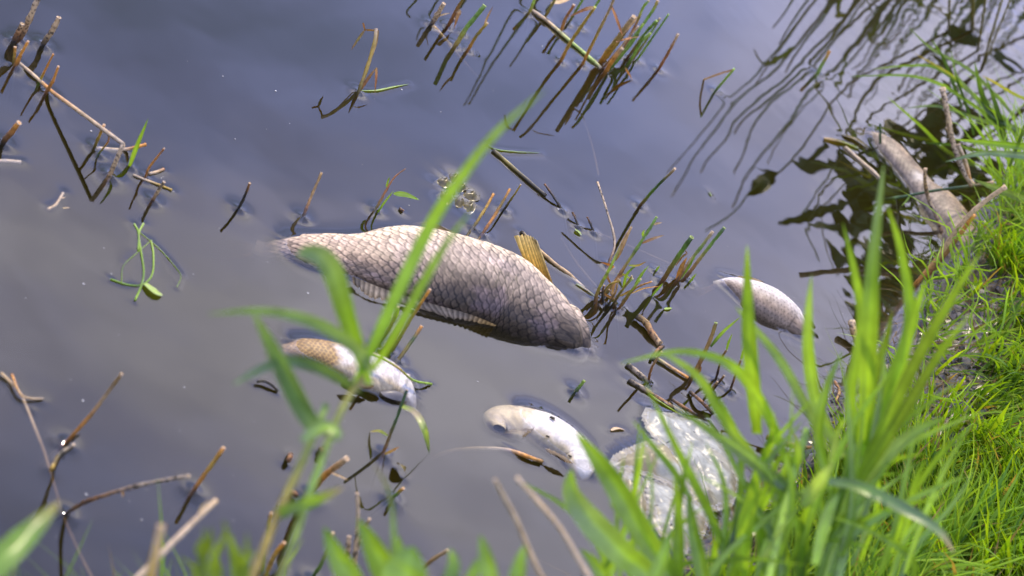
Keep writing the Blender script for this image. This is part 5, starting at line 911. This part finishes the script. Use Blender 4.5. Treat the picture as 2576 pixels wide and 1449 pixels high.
def bank_plants():
    gl = ('green', 'green', 'lime'); dg = ('dgreen', 'dgreen', 'green'); bl = ((.13, .20, .07), (.18, .26, .10))
    def far(name, label, cat, base, leaves, y0, group=None):
        t = thing(name, label, cat, base, group)
        for p, w_, c, *ex in leaves:
            ex = ex[0] if ex else {}
            if ex.get('stem'):
                Q = catmull(np.array([at_y(q, y0 + ex.get('y', 0)) for q in p]), 24); g = G(); n_ = ex.get('nodes', 3); tt = np.linspace(0, 1, 24); rr = px2m(w_, Q[0]) * (1 + .25 * np.maximum(0, np.cos(tt * n_ * 6.28)) ** 12)
                tube(g, Q, rr, samp(cc(*c), tt), 9); g.build('stem', ex.get('m', M_STEM), t)
            else: leaf_part(t, D(p=p, w=w_, c=c, tw=rng.uniform(.1, .7), n=22, yo=[ex.get('y', 0), ex.get('y', 0) - ex.get('dy', .08)], base=.7, peak=.3), y=y0)
        return t
    yb = at_z((2480, 420))[1]
    far('grass_tuft', 'long leaved green grass tuft arching over the water at the upper right', 'grass', ground(at_z((2620, 330), .06)), [
        ([(2560, 330), (2470, 256), (2363, 174), (2287, 165), (2195, 174)], 9, gl), ([(2560, 340), (2409, 238), (2363, 211), (2281, 190), (2137, 192)], 10, ('green', 'lime', 'green')), ([(2590, 350), (2470, 256), (2394, 189), (2299, 133)], 10, ('green', 'lime', 'yellow')),
        ([(2560, 300), (2449, 183), (2348, 125), (2284, 67)], 9, bl), ([(2520, 440), (2394, 388), (2318, 318), (2232, 243)], 11, ('green', 'lime')), ([(2450, 340), (2437, 281), (2409, 201), (2392, 128)], 9, dg), ([(2420, 270), (2380, 160), (2345, 100)], 10, dg),
        ([(2530, 355), (2477, 250), (2452, 156)], 19, dg), ([(2532, 352), (2507, 269), (2480, 192)], 12, dg), ([(2560, 330), (2470, 302), (2363, 267), (2278, 272)], 11, bl), ([(2560, 400), (2470, 379), (2379, 362), (2311, 359)], 11, ('green', 'dgreen')), ([(2620, 262), (2560, 240), (2500, 205), (2470, 190)], 9, ('lime', 'yellow')), ([(2600, 345), (2500, 290), (2440, 230), (2400, 180)], 12, bl)], yb)
    y2 = at_z((2500, 500), .05)[1]
    far('grass_tuft', 'wide bladed grass at the right edge leaning left above the dry stalks', 'grass', ground(at_z((2660, 430), .08)), [
        ([(2660, 380), (2576, 368), (2480, 358), (2400, 350)], 20, ('lime', 'green', 'lime')), ([(2660, 400), (2576, 391), (2470, 386), (2378, 407)], 17, bl), ([(2660, 530), (2576, 500), (2500, 470), (2448, 451)], 22, bl), ([(2640, 560), (2576, 540), (2510, 520), (2440, 515)], 8, gl), ([(2540, 420), (2570, 340), (2582, 300)], 9, dg)], y2 - .1)
    far('green_reed', 'dark green jointed stem lying level over the dead fish at the bank', 'reed', ground(at_z((2500, 480), .06)), [([(2500, 458), (2446, 467), (2348, 480), (2250, 498), (2153, 506)], 3.6, ('tan', 'dgreen', 'dgreen', 'green'), D(stem=1, nodes=4)), ([(2290, 490), (2280, 505), (2268, 518)], 5, ('green', 'lime'), D(dy=.02))], y2 - .14)
    for p, w_, c, lb, mm in (([(2446, 465), (2424, 430), (2397, 357), (2384, 290), (2371, 222)], 7, ('tan', 'grey', 'tan', 'pale'), 'tallest dry stalk at the bank by the dead fish, with hollow cut top', M_OLD), ([(2440, 460), (2420, 420), (2398, 360), (2383, 320)], 4.5, ('orange', 'straw', 'tan'), 'middle dry stalk leaning on the tallest one at the bank', M_STEM), ([(2442, 462), (2430, 410), (2411, 363)], 4.5, ('orange', 'tan', 'grey'), 'shortest dry stalk right of the tallest one at the bank', M_STEM),
                             ([(2378, 612), (2353, 539), (2336, 502), (2327, 457), (2328, 424)], 4.6, ('brown', 'grey', 'mid', 'tan'), 'crooked dry stalk standing in front of the dead fish at the bank', M_OLD)):
        t = far('dry_stalk', lb, 'reed', at_y(p[0], y2 - .16), [(p, w_, c, D(stem=1, m=mm, nodes=3))], y2 - .16, 'dry stalks at the bank'); ch = t.children[0]
        Pq = np.array([at_y(q, y2 - .16) for q in p]); g = G(); cut_end(g, Pq[-1], Pq[-1] - Pq[-2], px2m(w_, Pq[0]), C_['pith']); g.build('cut_end', M_DRY, t)
    for p, lb, c in (([(2300, 720), (2365, 640), (2420, 560), (2480, 505), (2530, 470)], 'long straw coloured stem lying down the bank, upper of two crossing the dead fish', ('orange', 'tan', 'straw', 'tan')), ([(2330, 700), (2400, 610), (2450, 540)], 'brown stem lying down the bank, lower of two crossing the dead fish', ('brown', 'mid', 'orange'))):
        far('dry_stalk', lb, 'reed', at_z(p[0], .03), [(p, 6, c, D(stem=1))], at_z(p[1], .08)[1], 'dry stalks at the bank')
    # stubs in the plant reflections
    stub('reed_stub', 'orange tipped green stub in the rippled reflections at upper right', 'reed', [(2056, 186), (2070, 158), (2088, 128)], 5.5, ('lime', 'green', 'orange'), (2012, 226), group=None)
    stub('reed_stub', 'thin dark green upright stub at the tail of the bank fish', 'reed', [(2214, 372), (2214, 311)], 4, ('dgreen', 'dgreen'), group=None, cut=None)
    floater('floating_leaf', 'yellow green leaf with wet shine floating left of the bank fish tail', 'leaf', [(2075, 349), (2110, 356), (2162, 373)], 10, ('tan', 'olive', 'lime'), flat=True)
    floater('floating_leaf', 'dark olive leaf floating just above the yellow green one', 'leaf', [(2120, 340), (2150, 350), (2185, 372)], 8, ('dark', 'olive', 'olive'), flat=True)
    floater('floating_stalk', 'greyish stalk floating between yellow leaf and bank fish', 'reed', [(2126, 370), (2160, 400), (2190, 425), (2214, 448)], 4.5, ('grey', 'pale', 'grey'))
    floater('rotten_stem', 'pale bleached rotten stem piece standing out between the blurred blades', 'debris', [(2143, 808), (2150, 840), (2168, 880)], 10, ('pale', 'mid', 'pale'), z=(.02, .012, .006), m=M_OLD)
    floater('root_strand', 'tangle of brown roots at the mud edge below the bleached stem', 'debris', [(2100, 960), (2112, 985), (2104, 1010), (2120, 1030)], 4, ('brown', 'mid', 'brown'), z=(.012, .02, .012), m=M_OLD)
    floater('root_strand', 'brown dead stem at the mud edge right of the plastic bag', 'debris', [(1930, 1100), (1985, 1118), (2040, 1130)], 7, ('mid', 'grey', 'brown'), z=(.012, .016), m=M_OLD)
    # coarse thin tufts hanging over the edge
    words = ('first fine tuft of grass from the top along the bank edge', 'second fine tuft along the bank edge, beside the lying straw', 'third fine tuft along the bank edge, over the dark water', 'fourth fine tuft along the bank edge, near the bare mud', 'fine tuft in the middle of the bare mud strip', 'fine tuft lowest on the bare mud strip', 'fine tuft right of the bare mud strip', 'fine tuft at the right edge of the photo', 'dense tuft at the right edge beside the wide bladed grass', 'dense tuft highest up along the right edge', 'dense tuft between the dry stalks and the right edge')
    for i, (p, n) in enumerate((((2520, 560), 16), ((2460, 640), 16), ((2390, 720), 18), ((2350, 800), 14), ((2330, 900), 10), ((2260, 1060), 10), ((2450, 900), 12), ((2560, 700), 14), ((2555, 470), 30), ((2590, 400), 30), ((2525, 520), 24))):
        b = ground(at_z(p, .05)); t = thing('grass_tuft', words[i], 'grass', b, 'fine grass tufts along the bank edge')
        for k in range(n):
            az = rng.uniform(0, 6.28) if k % 3 else math.pi + rng.normal(0, .6); L = rng.uniform(.05, .13) * (1.5 if i > 7 else 1); ln = rng.uniform(.3, 1.4)
            P = np.array([b + np.array([rng.normal(0, .018), rng.normal(0, .03), 0]) * 1 + np.array([math.cos(az) * ln * L * q ** 1.5, math.sin(az) * ln * L * q ** 1.5, L * q * (1 - .45 * ln * q * q * .6)]) for q in (0, .4, .75, 1)]); off = np.array([rng.normal(0, .02), rng.normal(0, .03), 0]); P = catmull(P[0] * 0 + P + 0 * off, 10)
            g = G(); ribbon(g, P, leaf_w(10, rng.uniform(.002, .004), .7, .3), samp(np.array([C_['green'], C_['lime']]), np.linspace(0, 1, 10)) * rng.uniform(.7, 1.2), rng.uniform(-.8, .8), .2, across=2); g.build('leaf', M_GRASS, t)

def mirrored_plants():
    """tall plants growing beyond the top and right of the view: the water shows them upside down.
    Each row follows a reflection from the mirrored tip towards the root."""
    rows = [[(1683, 428), (1721, 385), (1771, 326), (1817, 267), (1867, 222), (1907, 181), (1953, 127), (1998, 68), (2043, 9)], [(1692, 492), (1726, 431), (1753, 385), (1808, 313), (1844, 263), (1898, 218), (1953, 172), (2012, 104), (2066, 36)],
            [(1765, 433), (1785, 394), (1826, 349), (1853, 299), (1903, 254), (1953, 218), (2012, 159), (2066, 104), (2134, 36)], [(1846, 437), (1871, 385), (1889, 331), (1930, 267), (1993, 218), (2052, 159), (2116, 82), (2179, 27)],
            [(1842, 521), (1867, 462), (1907, 403), (1953, 349), (1993, 295), (2030, 236), (2089, 181), (2143, 127), (2197, 54)], [(1848, 335), (1880, 290), (1944, 245), (1993, 199), (2043, 150), (2110, 70)], [(1934, 412), (1966, 344), (2020, 272), (2080, 213), (2143, 150), (2215, 63)],
            [(1900, 210), (1950, 140), (2000, 70), (2050, 0)], [(1975, 180), (2020, 110), (2070, 45), (2100, 5)], [(2020, 200), (2075, 130), (2130, 60), (2170, 10)], [(2090, 190), (2150, 110), (2200, 40), (2230, 0)], [(1960, 110), (1990, 60), (2025, 10)], [(1945, 70), (1975, 30), (2000, -10)]]
    for k in range(30):
        x0 = rng.uniform(2060, 2570); y0 = rng.uniform(50, 330) * (1 - .4 * (x0 > 2400)); L = y0 + rng.uniform(20, 60); a = rng.normal(0, .10); rows.append([(x0 + L * q * (.72 + a) + rng.normal(0, 5), y0 - L * q) for q in (0, .25, .5, .75, 1)])
    for px_ in ([(1168, 266), (1200, 205), (1240, 125), (1272, 60), (1310, 0)], [(1180, 262), (1215, 200), (1262, 128), (1300, 75), (1345, 10)], [(1046, 100), (1062, 60), (1095, 10)], [(1106, 112), (1130, 60), (1165, 8)], [(1030, 45), (1022, 30), (1040, 8), (1055, -10)], [(1282, 170), (1320, 110), (1372, 30), (1395, 0)]): rows.append(px_)
    for k, r in enumerate(rows):
        r = np.array(r, float); dirn = r[-1] - r[-2]; dirn = dirn / np.linalg.norm(dirn); base = r[-1] + dirn * rng.uniform(110, 260); base[1] = min(base[1], -90)
        y = at_z(base)[1]; P = np.array([mirrored(p, y) for p in r]); P = np.vstack([P, [mirrored(base, y) * [1, 1, 0] - [0, 0, .03]]])[::-1]; Q = catmull(P, 26)
        t = thing('tall_reed', 'tall thin reed beyond the view, mirrored in the ripples at the top', 'reed', Q[0], 'tall reeds mirrored in the water'); g = G(); w_ = rng.uniform(2.6, 4.6) * depth(Q[13] * [1, 1, -1]) / FPX
        tube(g, Q, np.linspace(w_ * 1.2, w_ * .6, 26), samp(cc('olive', 'green', 'olive'), np.linspace(0, 1, 26)), 6); g.build('stem', M_STEM, t)
        if k % 3 == 1 and k < len(rows) - 6:
            p0 = Q[rng.integers(4, 9)]; L = rng.uniform(.12, .25); dx = rng.choice([-1, 1]) * rng.uniform(.3, .8); Pl = catmull(np.array([p0, p0 + np.array([dx * .4 * L, 0, .4 * L]), p0 + np.array([dx * L, .02, .35 * L])]), 10); g = G(); ribbon(g, Pl, leaf_w(10, rng.uniform(.008, .014), .6, .3), samp(cc('green', 'olive'), np.linspace(0, 1, 10)), rng.uniform(-.6, .6), .2, across=2, face=(0, -1, .3)); g.build('leaf', M_LEAF, t)
    # broad leaved plants leaning out from the bank: stems and leaves as the water shows them (w in picture points)
    plants = [('plant with one pointed leaf and a thin drooping tip', [([(1778, 580), (1839, 539), (1889, 480), (1925, 452), (1960, 435), (2035, 350), (2066, 300), (2140, 210)], 5)], [([(1893, 420), (1925, 428), (1960, 436)], 8), ([(1880, 490), (1905, 470), (1935, 450), (1962, 430)], 40)]),
              ('thick stemmed plant with broad triangular leaves', [([(2037, 150), (2052, 204), (2089, 272), (2120, 335), (2150, 300), (2210, 200)], 8)], [([(1998, 398), (2043, 412), (2104, 414)], 44), ([(2107, 372), (2130, 430), (2172, 492)], 52), ([(2020, 420), (2060, 380), (2100, 345)], 16), ([(2130, 330), (2170, 345), (2210, 340)], 30)]),
              ('plant with a long horizontal leaf', [([(2021, 535), (2060, 480), (2089, 430), (2125, 380), (2180, 300)], 5)], [([(1955, 560), (2021, 545), (2089, 522), (2160, 508)], 26), ([(2030, 560), (2090, 565), (2150, 580)], 24), ([(2100, 520), (2120, 560), (2130, 610)], 34), ([(2140, 500), (2170, 470), (2200, 455)], 28)]),
              ('drooping stemmed plant low by the bank', [([(2060, 655), (2042, 612), (2034, 560), (2060, 510), (2120, 430)], 5), ([(2110, 700), (2085, 640), (2070, 560), (2110, 480)], 4)], [([(2110, 640), (2150, 655), (2200, 640)], 40), ([(2130, 690), (2170, 720), (2215, 715)], 44), ([(2080, 600), (2110, 640), (2120, 690)], 26)]),
              ('dense leafed plant beside the bank fish', [([(2190, 780), (2200, 700), (2225, 610), (2260, 500)], 6)], [([(2160, 600), (2210, 640), (2240, 690)], 60), ([(2170, 700), (2215, 745), (2260, 760)], 62), ([(2215, 560), (2260, 600), (2290, 640)], 56), ([(2240, 700), (2290, 690), (2330, 660)], 60), ([(2130, 760), (2170, 790), (2215, 800)], 44)]),
              ('dark bushy plant above the bank fish', [([(2230, 420), (2290, 350), (2360, 260), (2440, 160)], 6)], [([(2180, 350), (2240, 335), (2300, 340)], 40), ([(2300, 300), (2340, 330), (2390, 340)], 42), ([(2260, 400), (2320, 420), (2380, 410)], 46), ([(2330, 370), (2390, 380), (2440, 360)], 44), ([(2370, 250), (2420, 280), (2480, 290)], 36)]),
              ('plant with a big rounded leaf, top right corner', [([(2440, 130), (2480, 60), (2530, -20)], 5)], [([(2385, 75), (2420, 90), (2475, 100)], 62), ([(2340, 150), (2380, 180), (2400, 215)], 26), ([(2500, 120), (2530, 160), (2570, 180)], 34)])]
    bush = [([(x, y), (x + 25 * math.cos(a), y + 25 * math.sin(a)), (x + 60 * math.cos(a + .2), y + 60 * math.sin(a + .2))], rng.uniform(26, 60)) for x, y, a in zip(rng.uniform(2110, 2480, 130), rng.uniform(300, 860, 130), rng.uniform(0, 6.28, 130)) if x > 2120 + abs(y - 560) * .25]
    plants.append(('dense bush of small leaves', [([(2200, 780), (2260, 640), (2330, 480), (2420, 300)], 6), ([(2260, 800), (2310, 660), (2360, 560), (2440, 420)], 5), ([(2170, 640), (2240, 560), (2330, 400), (2430, 250)], 5)], bush))
    for nm, stems, leaves in plants:
        allp = [p for q, _ in stems + leaves for p in q]; y = out_of_view(allp, 3.9) + .1
        r0 = mirrored(stems[0][0][-1], y); b = ground(np.array([r0[0] + .12, y + .1, 0])); b[2] = max(b[2], -.02)
        t = thing('leafy_plant', nm + ', mirrored in the water at right', 'plant', b, 'leafy plants mirrored in the water at the right')
        for q, w_ in stems:
            P = np.array([mirrored(p, y) for p in q]); P = np.vstack([P, [b]]); Q = catmull(P, 24); g = G(); tube(g, Q, px2m(w_ * .5, P[0] * [1, 1, -1]) * np.linspace(.8, 1.2, 24), samp(cc('green', 'olive'), np.linspace(0, 1, 24)), 7); g.build('stem', M_STEM, t)
        for q, w_ in leaves:
            P = catmull(np.array([mirrored(p, y + rng.normal(0, .03)) for p in q]), 14); g = G(); ribbon(g, P, leaf_w(14, px2m(w_, P[0] * [1, 1, -1]), .25, .5) * (1 + .10 * np.cos(np.arange(14) * 2.6)), samp(cc('dgreen', 'dgreen'), np.linspace(0, 1, 14)), rng.uniform(-.3, .3), .25, across=6, face=(0, -1, .1)); g.build('leaf', M_SHADE, t)

# ------------------------------------------------------------------ water
def water():
    xs = np.concatenate([np.linspace(-40, -1.2, 24), np.arange(-1.1, 1.1, .0036), np.linspace(1.2, 40, 24)])
    yf = [1.6]
    while yf[-1] < 5.9: yf.append(yf[-1] + .0036 * max(1, (yf[-1] / 3.0)) ** 1.3)
    ys = np.concatenate([np.linspace(-10, 1.55, 14), np.array(yf), np.linspace(6.0, 60, 30)])
    X, Y = np.meshgrid(xs, ys, indexing='ij'); Z = np.zeros_like(X)
    # calm film with faint ripples, stronger towards the far right
    amp = .000008 + .00007 * sstep(.10, .75, X - .20 + .22 * (Y - 3.0)) * sstep(2.2, 3.6, Y)
    rip = 0
    for k in range(9):
        a = rng.uniform(0, 6.28); wl = rng.uniform(.035, .12); rip = rip + np.sin((X * math.cos(a) + Y * math.sin(a)) * 6.283 / wl + 2.2 * fbm(X * 3, Y * 3, k, 2) * 3) * (wl / .07)
    inner = (np.abs(X) < 1.2) & (Y > 1.5) & (Y < 6); Z += np.where(inner, amp * rip * .45, 0)
    Z += np.where(inner, 0.00035 * (fbm(X * 5, Y * 5, 77, 3) - .5), 0)
    for (px_, py_, a, l) in MENISCI:
        i0, i1 = np.searchsorted(xs, (px_ - 6 * l, px_ + 6 * l)); j0, j1 = np.searchsorted(ys, (py_ - 6 * l, py_ + 6 * l))
        if i1 <= i0 or j1 <= j0: continue
        d = np.hypot(X[i0:i1, j0:j1] - px_, Y[i0:i1, j0:j1] - py_); b = a * np.exp(-d / l); sl = Z[i0:i1, j0:j1]
        Z[i0:i1, j0:j1] = np.where(np.abs(b) > np.abs(MEN[i0:i1, j0:j1]) if MEN is not None else True, sl, sl) + np.sign(a) * np.maximum(np.abs(b) - np.abs(MENB(X.shape)[i0:i1, j0:j1]), 0); MENB(X.shape)[i0:i1, j0:j1] = np.maximum(np.abs(MENB(X.shape)[i0:i1, j0:j1]), np.abs(b))
    nu, nv = X.shape; V = np.stack([X, Y, Z], -1).reshape(-1, 3); i = np.arange(nu - 1)[:, None]; j = np.arange(nv - 1)[None, :]
    Fq = np.stack([i * nv + j, (i + 1) * nv + j, (i + 1) * nv + j + 1, i * nv + j + 1], -1).reshape(-1, 4)
    # sides and floor close the body of water
    ring = np.concatenate([np.arange(nu) * nv, (nu - 1) * nv + np.arange(1, nv), np.arange(nu - 2, -1, -1) * nv + nv - 1, np.arange(nv - 2, 0, -1)]); low = V[ring].copy(); low[:, 2] = -.55; o0 = len(V); V = np.vstack([V, low]); n = len(ring); r = np.arange(n); r2 = (r + 1) % n
    side = np.stack([ring[r], o0 + r, o0 + r2, ring[r2]], 1)[:, ::-1]; Fq = np.vstack([Fq, side])
    cen = len(V); c4 = np.array([[xs[0], ys[0], -.55], [xs[-1], ys[0], -.55], [xs[-1], ys[-1], -.55], [xs[0], ys[-1], -.55]]); V = np.vstack([V, c4]); Fq = np.vstack([Fq, [[cen + 3, cen + 2, cen + 1, cen]]])
    o = quads_obj('water', V, Fq, None, M_WATER); o['kind'] = 'structure'
MEN = None; _mb = {}
def MENB(sh):
    if sh not in _mb: _mb[sh] = np.zeros(sh)
    return _mb[sh]
def pond_bed():
    g = G(); g.add([(-45, -12, -.6), (45, -12, -.6), (45, 65, -.6), (-45, 65, -.6)], [(0, 1, 2, 3)], (.05, .045, .03)); o = g.build('pond_bed', M_MUD, None, False); o['kind'] = 'structure'
def specks():
    g = G(); n = 90; px_ = rng.uniform(0, 2300, n); py_ = rng.uniform(0, 1400, n)
    for i in range(n):
        P = at_z((px_[i], py_[i]), .0006); h, d = bank_h(P[:1], P[1:2])
        if d[0] > -.05: continue
        r = rng.choice([.0006, .0009, .0014], p=[.6, .3, .1]); V = [P + np.array([math.cos(a) * r, math.sin(a) * r, .0]) for a in np.linspace(0, 6.28, 7)[:-1]] + [P + np.array([0, 0, r * .7])]
        g.add(V, [(k, (k + 1) % 6, 6) for k in range(6)], (.6, .6, .58))
    o = g.build('floating_specks', M_DRY); o['kind'] = 'stuff'; o['label'] = 'tiny white specks scattered on the water'

pond_bed(); bank(); lawn()
big_fish(); gold_fish(); white_fish(); grey_fish(); bank_fish()
bag(); reeds(); near_plants(); bank_plants(); mirrored_plants(); specks()
water()

for o in bpy.data.objects:
    if len(str(o.get('label', '')).split()) > 16: print('LONG', o['label'])
